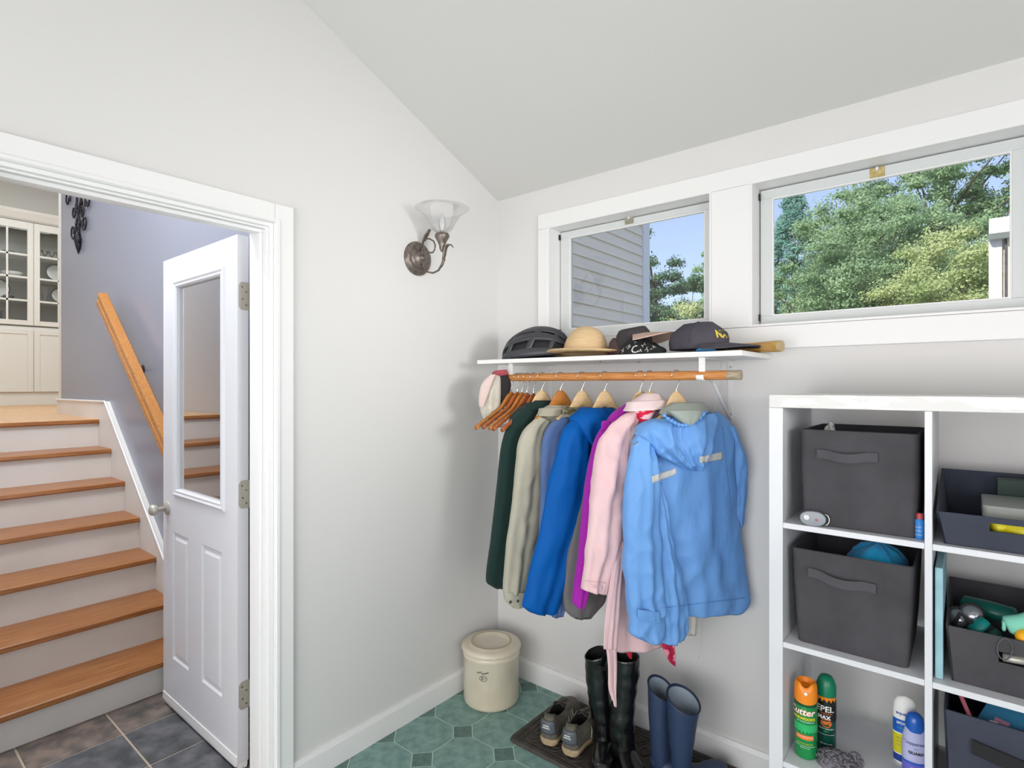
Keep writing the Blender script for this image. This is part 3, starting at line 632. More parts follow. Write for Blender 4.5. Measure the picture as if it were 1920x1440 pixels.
# ------------------------------------------------------------------ garments: closed lofted cloth volumes hung on the planes of the hangers
def cr(p0, p1, p2, p3, t):
    return 0.5*((2*p1)+(-p0+p2)*t+(2*p0-5*p1+4*p2-p3)*t*t+(-p0+3*p1-3*p2+p3)*t**3)
def resample(rows, m):
    a = np.array(rows, float); n = len(a)
    d = np.concatenate([[0], np.cumsum(np.maximum(1.0, np.abs(np.diff((a[:, 1]+a[:, 3])/2))+0.5*np.abs(np.diff((a[:, 0]+a[:, 2])/2))))]); d /= d[-1]
    out = []
    for q in np.linspace(0, 1, m):
        i = min(n-2, int(np.searchsorted(d, q, 'right')-1)); t = (q-d[i])/(d[i+1]-d[i])
        P_ = [a[max(0, i-1)], a[i], a[i+1], a[min(n-1, i+2)]]; out.append(cr(*P_, t))
    return out
BVH = {}
CREASE = {'light_blue_nylon': 1.9, 'pink_cotton': 1.6, 'royal_blue_nylon': 1.5, 'beige_cotton': 1.5, 'denim_blue': 1.4}
def cloth(name, parent, pl, rows, mat, folds=(3, 5), amp=0.006, crumple=0.004, cs=9.0, seed=0, m=46, n=44,  hem=True, sq=0.75, grow=1.0, solid=False, top_open=False):
    """rows: (x_left, y_left, x_right, y_right, thickness, offset towards the room)"""
    rows = [r if len(r) == 6 else (r[0], r[1], r[2], r[1], r[3], r[4]) for r in rows]
    cz_ = CREASE.get(mat.name, 1.0)
    if cz_ > 1.2: m = int(m*1.7); n = int(n*1.6)
    rr = resample(rows, m); rs = []
    ph = [random.Random(seed*7+i).random()*6.28 for i in range(8)]
    for j, r in enumerate(rr):
        t = j/(m-1); Lp = pl.at(r[0], r[1], r[5]); Rp = pl.at(r[2], r[3], r[5]); c = (Lp+Rp)/2; hv = (Rp-Lp)/2; ring = []
        thin = r[4] < .03; ga = amp*(0.35+0.65*t**grow)
        for i in range(n):
            th = 2*PI*i/n; u = math.cos(th); sv = math.sin(th); v = math.copysign(abs(sv)**sq, sv)
            f = 0
            for k, fr in enumerate(folds):
                f += math.sin(fr*u*1.9+ph[k]+t*(1.1+0.5*k)*(1 if k % 2 else -1))/(1+0.4*k)
            f = f*ga*min(1, abs(sv)*1.6)
            p = c + hv*u + pl.n*(r[4]/2*v)
            q = Vector((p.x*cs, p.y*cs, p.z*cs*0.45+seed*3.1))
            nz = noise.noise(q)*0.6+noise.noise(q*2.3)*0.3
            rg = (0.5-abs(noise.noise(q*1.4+Vector((5, 3, seed)))))*0.8 - abs(noise.noise(Vector(((p.x+p.y*.6)*cs*1.5, (p.z+.55*(p.x-p.y))*cs*1.3, seed*1.7))))*1.3*(.35+.65*abs(noise.noise(Vector((p.x*4, p.z*4, seed)))))
            dd = f + crumple*(nz+rg)
            out = (pl.n*v*0.9 + hv.normalized()*u*0.35)
            ring.append(p + out*(dd if thin else f+crumple*2.0*cz_*(nz+rg)))
        rs.append(ring)
    def inset(ring, k, dz):
        c = sum(ring, Vector())/len(ring); return [c+(p-c)*k+Vector((0, 0, dz)) for p in ring]
    if hem:  # turned-in hem: the bottom reads as an opening
        last = rs[-1]; rs += [inset(last, 0.93, 0.002), inset(last, 0.86, 0.03), inset(last, 0.4, 0.035)]
    if top_open:
        f0 = rs[0]; rs = [inset(f0, 0.5, -0.045), inset(f0, 0.86, -0.035), inset(f0, 0.93, 0.001)] + rs
    g = G().rings(rs, True, True)
    o = g.build(name, mat, parent, smooth=True)
    BVH.setdefault(parent.name if parent else o.name, []).append(g)
    return o
def bvh_of(key):
    vs, fs = [], []
    for g in BVH[key]:
        k = len(vs); vs += g.v; fs += [tuple(i+k for i in f) for f in g.f]
    return BVHTree.FromPolygons(vs, fs)
EYE = Vector((CAM[0], CAM[1], HEYE))
def drape_patch(name, quad, key, mat, parent, nu=14, nv=4, lift=0.0025, thick=0.0012):
    """strip of fabric lying on a garment, its corners (clockwise) given as sight lines"""
    T_ = bvh_of(key); a, b, c, d = [np.array(q, float) for q in quad]; g = G(); idx = {}
    vs = []
    for i in range(nu+1):
        for j in range(nv+1):
            s_, t_ = i/nu, j/nv; q = (a*(1-s_)+b*s_)*(1-t_)+(d*(1-s_)+c*s_)*t_
            r = Vector(ray(*q)).normalized(); h = T_.ray_cast(EYE, r)
            if h[0] is None: vs.append(None)
            else: vs.append(h[0]-r*lift)
    okk = [v for v in vs if v is not None]
    vs = [v if v is not None else okk[0] for v in vs]
    fs = [(i*(nv+1)+j, (i+1)*(nv+1)+j, (i+1)*(nv+1)+j+1, i*(nv+1)+j+1) for i in range(nu) for j in range(nv)]
    return G().add(vs, fs).build(name, mat, parent, smooth=True, solid=thick)
GJ = 'jackets hung along the rod'
def jacket(key, nm, label, cat='jacket', y=RY):
    return thing(nm, label, cat, (hx_[key], y, 1.44), GJ), Plane(hx_[key], RY, AL)
FLEECE = M('dark_green_fleece', '0d2c28', 0.95, bump=0.35, bscale=420, sheen=0.08)
BEIGE = M('beige_cotton', 'b7b3a2', 0.85, col2='aeaa98', scale=5, bump=0.4, bscale=13, bstretch=(1, 1, .5), bdist=.018)
BEIGED = M('beige_collar_lining', '8d8874', 0.9, bump=0.1, bscale=300)
DENIM = M('denim_blue', '5a74a5', 0.85, col2='516c9e', scale=9, bump=0.4, bscale=14, bdist=.015)
ROYAL = M('royal_blue_nylon', '0358a8', 0.6, col2='04529c', scale=4, bump=0.4, bscale=11, bstretch=(1, 1, 0.5), spec=0.12, bdist=.02)
NAVYL = M('navy_lining', '0e2f5c', 0.6)
PURPLE = M('purple_fleece', 'a314a4', 0.9, bump=0.35, bscale=380, sheen=0.1)
PINK = M('pink_cotton', 'e4c3c5', 0.8, col2='deb9bc', scale=5, bump=0.5, bscale=14, bstretch=(1, 1, 0.55), bdist=.02)
PINKC = M('pale_pink_collar', 'ecd6d6', 0.8, bump=0.1, bscale=60)
PLAID = M('red_plaid', 'd0173f', 0.85, col2='eec6cb', scale=26, stretch=(1, 1, 3), detail=1, ramp=(0.5, 0.56))
LIGHT = M('light_blue_nylon', '71a4df', 0.55, col2='6a9ddb', scale=4, bump=0.55, bscale=12, bstretch=(1, 1, 0.5), spec=0.25, bdist=.022)
LIGHTR = M('light_blue_nylon_shade_side', '4f8ad8', 0.5, bump=0.2, bscale=26, spec=0.3)
GREYG = M('grey_green_lining', '9aa39b', 0.9, bump=0.15, bscale=120)
GREYJ = M('charcoal_grey_cotton', '6e6a6b', 0.9, bump=0.1, bscale=200)
REFL = M('reflective_tape', 'd9d7d0', 0.3, col2='c6c4bf', scale=60, stretch=(1, 1, 0.2))

# dark green fleece
J, p = jacket('green', 'fleece_jacket', 'dark green fleece jacket, leftmost of the hanging jackets')
cloth('torso', J, p, [(1003, 753, 1037, 753, .05, 0), (978, 762, 1050, 765, .06, 0), (955, 785, 1066, 790, .065, 0), (948, 830, 1078, .075, 0), (948, 950, 1082, .08, 0), (946, 1068, 1075, .09, 0)], FLEECE, seed=1, amp=.004)
cloth('sleeve', J, p, [(985, 764, 1010, 770, .03, .02), (960, 785, 992, 800, .05, .02), (946, 815, 984, 832, .058, .02), (938, 860, 984, .062, .018), (931, 930, 978, .062, .018), (921, 1010, 968, .06, .016), (912, 1078, 960, .056, .016), (914, 1094, 956, .054, .016), (926, 1102, 948, 1102, .04, .016)], FLEECE, seed=2, amp=.003, crumple=.003, hem=False)
cloth('collar', J, p, [(1000, 751, 1036, 751, .045, .0), (990, 760, 1046, 762, .065, .004), (980, 768, 1052, 772, .075, .008)], FLEECE, seed=3, m=12, amp=.001, crumple=.002, top_open=True)
# beige jacket
J, p = jacket('beige', 'cotton_jacket', 'beige cotton jacket with a buttoned cuff, right of the dark green fleece')
cloth('torso', J, p, [(1025, 775, 1078, 775, .05, 0), (1005, 790, 1095, 790, .06, 0), (985, 815, 1105, 810, .065, 0), (985, 900, 1110, .075, 0), (985, 1000, 1108, .075, 0), (985, 1085, 1100, .08, 0)], BEIGE, seed=4, amp=.004)
cloth('sleeve', J, p, [(1010, 781, 1030, 790, .03, .02), (988, 800, 1018, 815, .05, .02), (973, 830, 1014, 845, .06, .02), (968, 870, 1016, .064, .02), (960, 950, 1012, .062, .018), (951, 1020, 1003, .06, .017), (946, 1075, 993, .057, .016), (944, 1112, 987, .052, .016)], BEIGE, seed=5, amp=.004, crumple=.005)
cf = cloth('cuff', J, p, [(945, 1108, 986, 1108, .056, .018), (948, 1126, 984, 1124, .054, .018), (960, 1138, 979, 1136, .05, .018)], BEIGE, seed=6, m=10, amp=.001, crumple=.002)
for px, py in ((957, 1129), (971, 1127)):
    c = p.at(px, py, .047); G().lathe([(0.0058, 0), (0.0058, 0.002), (0.004, 0.003), (0.003, 0.002)], c-p.n*0.001, p.n, 12, True, True).build('button', M('dark_button', '4a443e', 0.4), cf)
cloth('collar', J, p, [(1028, 760, 1066, 760, .045, 0), (1016, 768, 1078, 768, .075, .006), (1007, 780, 1082, 778, .095, .012)], BEIGE, seed=7, m=12, amp=.001, crumple=.003, top_open=True)
# denim blue shirt
J, p = jacket('denim', 'denim_shirt', 'denim blue shirt jacket between the beige and the royal blue jackets', 'shirt')
cloth('torso', J, p, [(1066, 772, 1112, 772, .05, 0), (1050, 785, 1130, 785, .055, 0), (1040, 810, 1140, 805, .06, 0), (1035, 900, 1140, .065, 0), (1032, 1000, 1120, .065, 0), (1028, 1090, 1085, .06, 0), (1030, 1140, 1060, 1135, .055, 0), (1036, 1157, 1054, 1152, .04, 0)], DENIM, seed=8, amp=.004)
cloth('sleeve', J, p, [(1055, 780, 1078, 786, .03, .02), (1035, 793, 1072, 806, .05, .02), (1022, 814, 1068, 826, .055, .02), (1016, 850, 1066, .058, .02), (1015, 920, 1062, .058, .018), (1012, 1000, 1055, .055, .016), (1010, 1060, 1045, .05, .016)], DENIM, seed=9, amp=.003, crumple=.003)
cloth('collar', J, p, [(1064, 764, 1092, 764, .045, 0), (1056, 772, 1100, 772, .07, .006), (1050, 782, 1104, 780, .082, .012)], M('plaid_collar', '8c8776', 0.9, col2='55502f', scale=60, detail=1, ramp=(.45, .55)), seed=10, m=10, amp=.001, crumple=.004, top_open=True)
# royal blue rain jacket
J, p = jacket('royal', 'rain_jacket', 'bright royal blue hooded rain jacket, right of the denim shirt')
cloth('torso', J, p, [(1105, 778, 1160, 775, .05, 0), (1080, 795, 1180, 790, .06, 0), (1060, 830, 1185, .068, 0), (1060, 950, 1180, .072, 0), (1060, 1080, 1150, .075, 0)], ROYAL, seed=11, amp=.004)
cloth('sleeve', J, p, [(1085, 782, 1110, 800, .03, .03), (1062, 800, 1105, 815, .05, .032), (1050, 825, 1102, 838, .064, .034), (1041, 860, 1104, .072, .034), (1030, 900, 1108, .075, .034), (1018, 955, 1104, .075, .032), (1008, 1010, 1090, .074, .032), (998, 1060, 1074, .072, .03), (988, 1105, 1058, .068, .03), (981, 1138, 1044, 1146, .06, .03), (1000, 1149, 1036, 1151, .045, .03)], ROYAL, seed=12, amp=.005, crumple=.006, cs=7)
cloth('hood', J, p, [(1092, 764, 1150, 766, .05, .006), (1078, 772, 1166, 778, .08, .012), (1070, 785, 1172, 790, .10, .02), (1078, 805, 1165, 812, .105, .028), (1094, 826, 1148, 832, .09, .03), (1112, 842, 1132, 846, .05, .03)], ROYAL, seed=13, m=22, amp=.006, crumple=.008, cs=14, hem=False, top_open=True)
cloth('hood_lining', J, p, [(1128, 765, 1158, 762, .03, -.01), (1128, 772, 1163, 770, .05, -.01), (1132, 782, 1166, 779, .06, -.01)], NAVYL, seed=14, m=8, amp=.001, crumple=.003, hem=False)
# grey garment hanging behind the purple sleeve
t_ = thing('grey_jacket', 'charcoal grey jacket, only its rounded hem showing beside the purple sleeve', 'jacket', (0.885, RY, 1.4), GJ)
p = Plane(0.880, RY, AL)
cloth('torso', t_, p, [(1128, 800, 1180, 800, .03, -.01), (1115, 830, 1185, .04, 0), (1085, 950, 1160, .05, 0), (1064, 1040, 1142, .055, 0), (1058, 1085, 1137, .055, 0), (1057, 1125, 1135, 1122, .055, 0), (1062, 1148, 1122, 1140, .05, 0), (1078, 1160, 1108, 1158, .03, 0)], GREYJ, seed=15, amp=.003, crumple=.004)
# purple fleece
J, p = jacket('purple', 'fleece_jacket', 'bright purple fleece jacket between the royal blue and the pink')
p = Plane(0.955, RY, AL)
cloth('torso', J, p, [(1165, 770, 1210, 765, .03, -.01), (1150, 790, 1225, 780, .04, -.01), (1135, 830, 1230, .045, -.01), (1115, 950, 1215, .05, -.01), (1110, 1060, 1190, .05, -.01)], PURPLE, seed=16, amp=.003)
cloth('sleeve', J, p, [(1182, 757, 1200, 764, .03, .01), (1160, 772, 1190, 788, .045, .012), (1138, 792, 1178, 812, .055, .012), (1120, 820, 1166, 838, .058, .012), (1108, 860, 1150, 868, .06, .012), (1099, 910, 1140, .06, .01), (1092, 980, 1128, .056, .01), (1085, 1050, 1116, .052, .008), (1077, 1105, 1104, .048, .008), (1075, 1130, 1098, .044, .008), (1082, 1140, 1093, 1140, .03, .008)], PURPLE, seed=17, amp=.003, crumple=.003, hem=False)
cloth('collar', J, p, [(1178, 755, 1200, 750, .03, .0), (1150, 774, 1196, 768, .05, .004), (1136, 794, 1185, 790, .05, .008), (1127, 806, 1150, 808, .03, .02)], PURPLE, seed=18, m=12, amp=.001, crumple=.002)
# pink trench coat
J, p = jacket('pink', 'trench_coat', 'pale pink trench coat with a long loose belt and red plaid lining', 'coat')
p = Plane(1.012, RY, AL)
cloth('torso', J, p, [(1195, 770, 1250, 768, .045, 0), (1170, 785, 1265, 782, .055, 0), (1150, 810, 1272, 805, .06, 0), (1142, 900, 1270, .062, 0), (1148, 1000, 1265, .065, 0), (1152, 1100, 1262, .07, 0), (1152, 1180, 1258, 1172, .075, 0), (1154, 1221, 1254, 1203, .08, 0)], PINK, seed=19, amp=.006)
cloth('sleeve', J, p, [(1186, 770, 1205, 782, .03, .028), (1160, 783, 1196, 805, .05, .03), (1138, 802, 1186, 828, .06, .032), (1124, 835, 1180, 850, .068, .034), (1115, 885, 1176, .072, .034), (1109, 940, 1170, .07, .032), (1104, 1000, 1166, 1002, .066, .03), (1099, 1050, 1156, 1056, .062, .028), (1093, 1105, 1133, 1112, .056, .026)], PINK, seed=20, amp=.006, crumple=.008, cs=9)
cloth('collar', J, p, [(1206, 738, 1233, 738, .04, .004), (1194, 748, 1243, 750, .07, .012), (1180, 760, 1252, 762, .095, .02), (1172, 771, 1256, 764, .10, .026)], PINKC, seed=21, m=14, amp=.0015, crumple=.003, top_open=True)
cloth('plaid_lining', J, p, [(1184, 764, 1228, 764, .06, .03), (1190, 775, 1222, 775, .07, .034), (1197, 792, 1206, 792, .06, .036)], PLAID, seed=22, m=10, amp=.001, crumple=.002, hem=False)
cloth('belt', J, p, [(1158, 1014, 1168, 1014, .012, .055), (1151, 1050, 1168, 1050, .012, .057), (1141, 1110, 1164, .012, .058), (1135, 1160, 1161, .012, .058), (1132, 1200, 1158, .012, .058), (1132, 1217, 1157, 1217, .010, .058)], PINK, seed=23, m=26, amp=.003, crumple=.003, n=24, hem=False)
cloth('belt_end', J, p, [(1136, 1210, 1156, 1210, .010, .052), (1140, 1250, 1157, .010, .052), (1141, 1292, 1156, .010, .052), (1149, 1315, 1155, .010, .052), (1152, 1325, 1155, .006, .052)], PINK, seed=24, m=20, amp=.003, crumple=.003, n=24, hem=False)
SEAMP = M('seam_pink', 'd4abb0', .8)
for q_ in (((1098, 1088), (1136, 1092), (1136, 1094), (1098, 1090)), ((1182, 800), (1184, 800), (1170, 930), (1168, 930))):
    drape_patch('seam', q_, J.name, SEAMP, J, nu=3 if q_[0][1] < 900 else 16, nv=24 if q_[0][1] < 900 else 1, lift=.0008, thick=.0006)
# light blue rain jacket, back to the room
J, p = jacket('light', 'rain_jacket', 'light blue hooded rain jacket with silver tape, nearest and rightmost on the rod')
p = Plane(1.118, RY, 60)
cloth('torso', J, p, [(1240, 782, 1344, 772, .05, 0), (1215, 800, 1362, 788, .065, 0), (1198, 830, 1374, 820, .075, 0), (1192, 880, 1377, .08, 0), (1200, 960, 1382, .085, 0), (1215, 1040, 1390, .088, 0), (1228, 1100, 1398, .09, 0), (1236, 1147, 1401, 1128, .092, 0), (1246, 1153, 1388, 1146, .085, 0)], LIGHT, folds=(2.2, 4, 7), seed=25, amp=.0055, crumple=.008, cs=7, m=60, n=64)
cloth('front_panel', J, p, [(1226, 905, 1240, 905, .02, .035), (1222, 960, 1250, .045, .035), (1222, 1020, 1262, .06, .036), (1224, 1080, 1276, .065, .036), (1226, 1130, 1285, .068, .036), (1226, 1180, 1288, 1178, .068, .036), (1232, 1203, 1280, 1197, .06, .036)], LIGHT, folds=(3, 6), seed=26, amp=.006, crumple=.009, m=44)
cloth('sleeve', J, p, [(1206, 800, 1226, 812, .03, .05), (1190, 826, 1228, 838, .055, .052), (1178, 862, 1230, 874, .07, .055), (1172, 920, 1234, .08, .056), (1170, 990, 1238, .082, .056), (1172, 1060, 1240, .08, .056), (1177, 1120, 1242, .076, .056), (1181, 1152, 1243, .072, .056)], LIGHT, folds=(3, 5), seed=27, amp=.007, crumple=.009, cs=8, m=54)
cf = cloth('cuff', J, p, [(1180, 1146, 1244, 1142, .076, .057), (1180, 1170, 1242, 1168, .074, .057), (1181, 1188, 1240, 1190, .07, .057), (1204, 1200, 1236, 1203, .055, .057)], LIGHT, seed=28, m=14, amp=.003, crumple=.006)
cloth('cuff_tab', J, p, [(1196, 1143, 1236, 1147, .012, .098), (1196, 1152, 1238, 1158, .013, .098), (1198, 1160, 1237, 1170, .010, .098)], LIGHT, seed=29, m=8, amp=.0, crumple=.002, n=20, hem=False)
cloth('right_sleeve', J, p, [(1352, 795, 1368, 798, .04, -.005), (1360, 820, 1384, 835, .055, -.004), (1366, 840, 1393, 858, .06, -.004), (1362, 880, 1395, 885, .06, -.006), (1360, 930, 1393, 935, .058, -.01), (1362, 970, 1390, 975, .055, -.012), (1372, 988, 1388, 984, .04, -.014)], LIGHT, seed=30, amp=.004, crumple=.007, m=34)
cloth('hood', J, p, [(1226, 786, 1330, 774, .06, .035), (1206, 796, 1335, 785, .085, .042), (1198, 810, 1334, 800, .10, .05), (1206, 826, 1330, 818, .11, .058), (1222, 842, 1327, 838, .115, .062), (1246, 860, 1322, 856, .105, .062), (1272, 874, 1312, 872, .08, .058), (1290, 881, 1302, 880, .04, .05)], LIGHT, folds=(4, 7, 11), seed=31, amp=.010, crumple=.010, cs=12, m=40, n=72, hem=False, top_open=True, grow=.3)
cloth('neck_lining', J, p, [(1262, 755, 1316, 755, .05, .02), (1246, 766, 1322, 764, .08, .03), (1242, 776, 1320, 774, .105, .04)], GREYG, seed=32, m=12, amp=.002, crumple=.004, hem=False)
cloth('hood_lining', J, p, [(1250, 770, 1322, 768, .05, .075), (1262, 780, 1316, 778, .05, .082), (1274, 790, 1306, 789, .04, .088), (1286, 798, 1296, 797, .02, .092)], GREYG, seed=36, m=14, amp=.002, crumple=.004, hem=False)
pts = []; rad = []
for q in np.linspace(0, 1, 60):
    x_ = 1244+q*80; y_ = 776+24*math.sin(q*PI)**.8-6*q; pts.append(p.at(x_, y_+1.2*math.sin(q*90), .098)); rad.append(.0052+.0022*math.sin(q*75))
G().tube(pts, rad, 8).build('gathered_edge', LIGHT, J, smooth=True)
drape_patch('reflective_strip', ((1222, 893), (1268, 877), (1268, 889), (1224, 906)), J.name, REFL, J)
drape_patch('reflective_strip', ((1311, 857), (1354, 847), (1355, 861), (1311, 869)), J.name, REFL, J)
SEAM = M('seam_blue', '6092d0', .6)
for q_ in (((1354, 800), (1356, 800), (1371, 960), (1369, 960)), ((1240, 1139), (1396, 1120), (1396, 1122), (1240, 1141))):
    drape_patch('seam', q_, J.name, SEAM, J, nu=3 if q_[0][1] < 900 else 30, nv=30 if q_[0][1] < 900 else 1, lift=.0008, thick=.0006)
g = G().tube([p.at(1194, 806, .09), p.at(1183, 815, .09), p.at(1180, 826, .09), p.at(1188, 834, .09), p.at(1196, 828, .085)], 0.0022, 6)
g.tube([p.at(1322, 778, .03), p.at(1328, 770, .03), p.at(1334, 767, .03), p.at(1340, 772, .03), p.at(1338, 778, .02)], 0.0022, 6)
g.build('drawcord', M('cord_grey', '8d8f92', 0.8), J, smooth=True)
# pale garment, scarf and cord hanging behind the light blue jacket
p = Plane(1.175, -0.20, 60)
t_ = thing('linen_shirt', 'pale linen garment, only its hem showing under the light blue jacket', 'shirt', (1.16, -0.2, 1.3), GJ)
cloth('torso', t_, p, [(1275, 850, 1330, 850, .02, 0), (1270, 1000, 1320, .025, 0), (1272, 1100, 1312, .025, 0), (1275, 1188, 1304, 1190, .025, 0)], M('pale_linen', 'cfcabf', 0.9, bump=.1, bscale=90), seed=33, amp=.002, crumple=.002)
SCARF = M('crimson_scarf', 'b3123f', 0.7, col2='e18aa0', scale=34, detail=1, ramp=(.52, .58))
t_ = thing('patterned_scarf', 'crimson patterned scarf end hanging below the coats', 'scarf', (1.1, -0.24, 1.2))
p = Plane(1.10, -0.26, 60)
cloth('scarf_tail', t_, p, [(1232, 1000, 1262, 1000, .015, 0), (1234, 1150, 1264, .018, 0), (1240, 1205, 1265, .018, 0), (1249, 1230, 1265, 1232, .016, 0), (1258, 1244, 1265, 1249, .01, 0)], SCARF, seed=34, amp=.004, crumple=.003, n=24, hem=False)
t_ = thing('red_ribbon', 'narrow red cloth end showing under the pink coat above a black boot', 'scarf', (1.0, -0.3, 1.2))
p = Plane(0.99, -0.29, 60)
cloth('ribbon_tail', t_, p, [(1168, 1080, 1184, 1080, .012, 0), (1170, 1190, 1186, .012, 0), (1174, 1222, 1185, .012, 0), (1181, 1235, 1184, 1235, .006, 0)], M('red_cloth', 'c8103c', .7), seed=35, amp=.002, crumple=.002, n=20, hem=False)
pts = [ony(-0.06, 1311, y).lerp(ony(-0.06, 1311+2*math.sin(y*.05), y), .7) for y in range(1140, 1240, 12)]
tag(G().tube([Vector((1.19, -.06, SZ0)), ony(-0.06, 1309, 1000), ony(-.06, 1310, 1100)]+pts, 0.0016, 6).build('white_string', METALW, smooth=True), 'thin white string hanging against the wall under the light blue jacket', 'string')

# cap and strap over the left end of the rod
t_ = thing('cream_cap', 'cream cap with red trim hung over the left end of the rod', 'cap', (0.27, -0.33, 1.35))
p = Plane(0.262, -0.34, 40)
CREAM = M('cream_canvas', 'd5d0c4', .85, col2='c4bfb0', scale=30, bump=.1, bscale=200)
DKR = M('maroon_trim', 'a84a55', .8)
cloth('crown', t_, p, [(926, 700, 940, 700, .05, .02), (912, 716, 940, 716, .09, .02), (902, 738, 939, 740, .11, .02), (900, 762, 938, 765, .11, .02), (906, 782, 934, 785, .09, .02), (914, 795, 926, 797, .05, .02)], CREAM, seed=40, m=24, amp=.003, crumple=.006, hem=False)
cloth('visor', t_, p, [(920, 702, 930, 702, .02, .085), (904, 718, 922, 722, .022, .09), (898, 742, 914, 745, .022, .09), (898, 762, 906, 764, .016, .088)], M('pale_rose', 'd9c4be', .85), seed=41, m=14, amp=.001, crumple=.001, n=24, hem=False)
cloth('red_band', t_, p, [(928, 695, 950, 693, .04, .03), (922, 700, 953, 699, .055, .03), (926, 706, 950, 704, .04, .03)], DKR, seed=42, m=8, n=24, amp=.001, crumple=.001, hem=False)
cloth('dark_back', t_, p, [(932, 704, 952, 704, .04, .03), (934, 725, 958, 722, .05, .02), (936, 748, 950, 750, .04, .01), (936, 765, 944, 768, .03, .01)], M('black_cloth', '1f1c1e', .8), seed=43, m=12, n=24, amp=.001, crumple=.003, hem=False)

# ------------------------------------------------------------------ hats on the shelf
def lathe_hat(name, prof, c, mat, par, n=40, squash=(1, 1), rot=0, cap0=True, cap1=True, cr_=0, seed=0, smooth=True):
    g = G().lathe(prof, (0, 0, 0), (0, 0, 1), n, cap0, cap1); ca, sa = math.cos(rot), math.sin(rot); out = []
    for v in g.v:
        x, y = v.x*squash[0], v.y*squash[1]
        if cr_:
            q = Vector((v.x*14, v.y*14, v.z*14+seed)); k = 1+cr_*noise.noise(q); x *= k; y *= k
        out.append(Vector((c[0]+x*ca-y*sa, c[1]+x*sa+y*ca, c[2]+v.z)))
    g.v = out; return g.build(name, mat, par, smooth=smooth)
# straw sun hat
STRAW = M('straw', 'e0c49a', .8, col2='cfae80', scale=70, stretch=(.4, .4, 8), bump=.5, bscale=120, bstretch=(.4, .4, 5))
c = (0.675, -0.215, SZ1)
t_ = thing('straw_hat', 'woven straw sun hat with a round crown and flat brim', 'hat', c)
pr_ = [(0.098, .026), (.095, .04), (.090, .062), (.081, .085), (.066, .107), (.046, .123), (.026, .131), (.001, .133)]
lathe_hat('crown', pr_, c, STRAW, t_, 48, (1, .92), cap0=False, cr_=.03)
g = G(); n = 64; rs = []
for r_, z in ((.088, .026), (.10, .020), (.135, .014), (.176, .010), (.183, .006), (.176, .003), (.13, .008), (.088, .014)):
    rs.append([(c[0]+r_*math.cos(a_), c[1]+r_*.72*math.sin(a_), c[2]+z+.004+(.004*math.sin(2*a_+.8)-.016*math.sin(a_)+.008)*(r_/.176)**2) for a_ in [2*PI*k/n for k in range(n)]])
rs.append(rs[0]); g.rings(rs, False, False).build('brim', STRAW, t_, smooth=True)
# bicycle helmet
HEL = M('helmet_charcoal', '3a3b40', .4, spec=.5); HELD = M('helmet_black', '17171a', .6)
hc = Vector((0.408, -0.205, SZ1))
t_ = thing('bicycle_helmet', 'charcoal vented bicycle helmet with a small peak', 'helmet', hc)
def hel(u, v, k=1.0, lz=0):  # u -1..1 along length (back to front), v angle across
    L_ = 0.148; a_ = u*PI/2
    h = (0.122*math.cos(a_*.93)**.62+0.012) if u < 1 else 0.02
    wd = 0.093*math.cos(a_*.95)**.5+0.006
    x = L_*math.sin(a_); y = wd*math.cos(v)*k; z = .012+h*max(0, math.sin(v))**.85*k*(1-.30*max(0, -u)**1.5)*(1-.12*max(0, u)**2)+lz
    an = math.radians(18); return hc+Vector((x*math.cos(an)-y*math.sin(an), x*math.sin(an)+y*math.cos(an), z+(u-.2)*.012))
g = G(); rs = [[hel(u, PI*i/16, .9) for i in range(17)]+[hel(u, 0, .7), ][:0] for u in np.linspace(-.97, .97, 22)]
vs = [q for r_ in rs for q in r_]; fs = [(j*17+i, j*17+i+1, (j+1)*17+i+1, (j+1)*17+i) for j in range(21) for i in range(16)]
G().add(vs, fs).build('liner', HELD, t_, smooth=True, solid=.008)
def rib(v0, v1, u0, u1, name='shell_rib', mat=HEL, k=1.0, bow=0):
    m_ = 24; vs, fs = [], []
    for j in range(m_+1):
        t = j/m_; u = u0+(u1-u0)*t; va = v0+bow*math.sin(t*PI); w_ = (v1-v0)*(0.55+.45*math.sin(t*PI)); vm = (v0+v1)/2+bow*math.sin(t*PI)
        for q in (-.5, -.25, .25, .5): vs.append(hel(u, vm+w_*q, k+(.035 if abs(q) < .3 else 0)))
    fs = [(j*4+i, j*4+i+1, (j+1)*4+i+1, (j+1)*4+i) for j in range(m_) for i in range(3)]
    return G().add(vs, fs).build(name, mat, t_, smooth=True, solid=.006)
for v0, v1, bw in ((1.32, 1.82, 0), (.92, 1.24, .05), (1.90, 2.22, -.05), (.42, .80, .08), (2.34, 2.72, -.08)): rib(v0, v1, -.97, .97, bow=bw)
for v0, v1 in ((-.02, .24), (2.9, 3.16)): rib(v0, v1, -.98, .98)
def cross(u, v0, v1, du, wdt=.13):
    m_ = 10; vs = []
    for j in range(m_+1):
        t = j/m_; v = v0+(v1-v0)*t; uu = u+du*t
        for q in (-.5, 0, .5): vs.append(hel(uu+q*wdt, v, 1.03 if q == 0 else 1.0))
    fs = [(j*3+i, j*3+i+1, (j+1)*3+i+1, (j+1)*3+i) for j in range(m_) for i in range(2)]
    G().add(vs, fs).build('cross_rib', HEL, t_, smooth=True, solid=.006)
for u, du in ((-.88, .05), (-.52, .3), (-.05, .3), (.42, .22)):
    for v0, v1 in ((.1, 1.6), (3.04, 1.55)): cross(u, v0, v1, du)
def pk(u, a_, z): return hc+Vector((u*math.cos(.31)-a_*math.sin(.31), u*math.sin(.31)+a_*math.cos(.31), z))
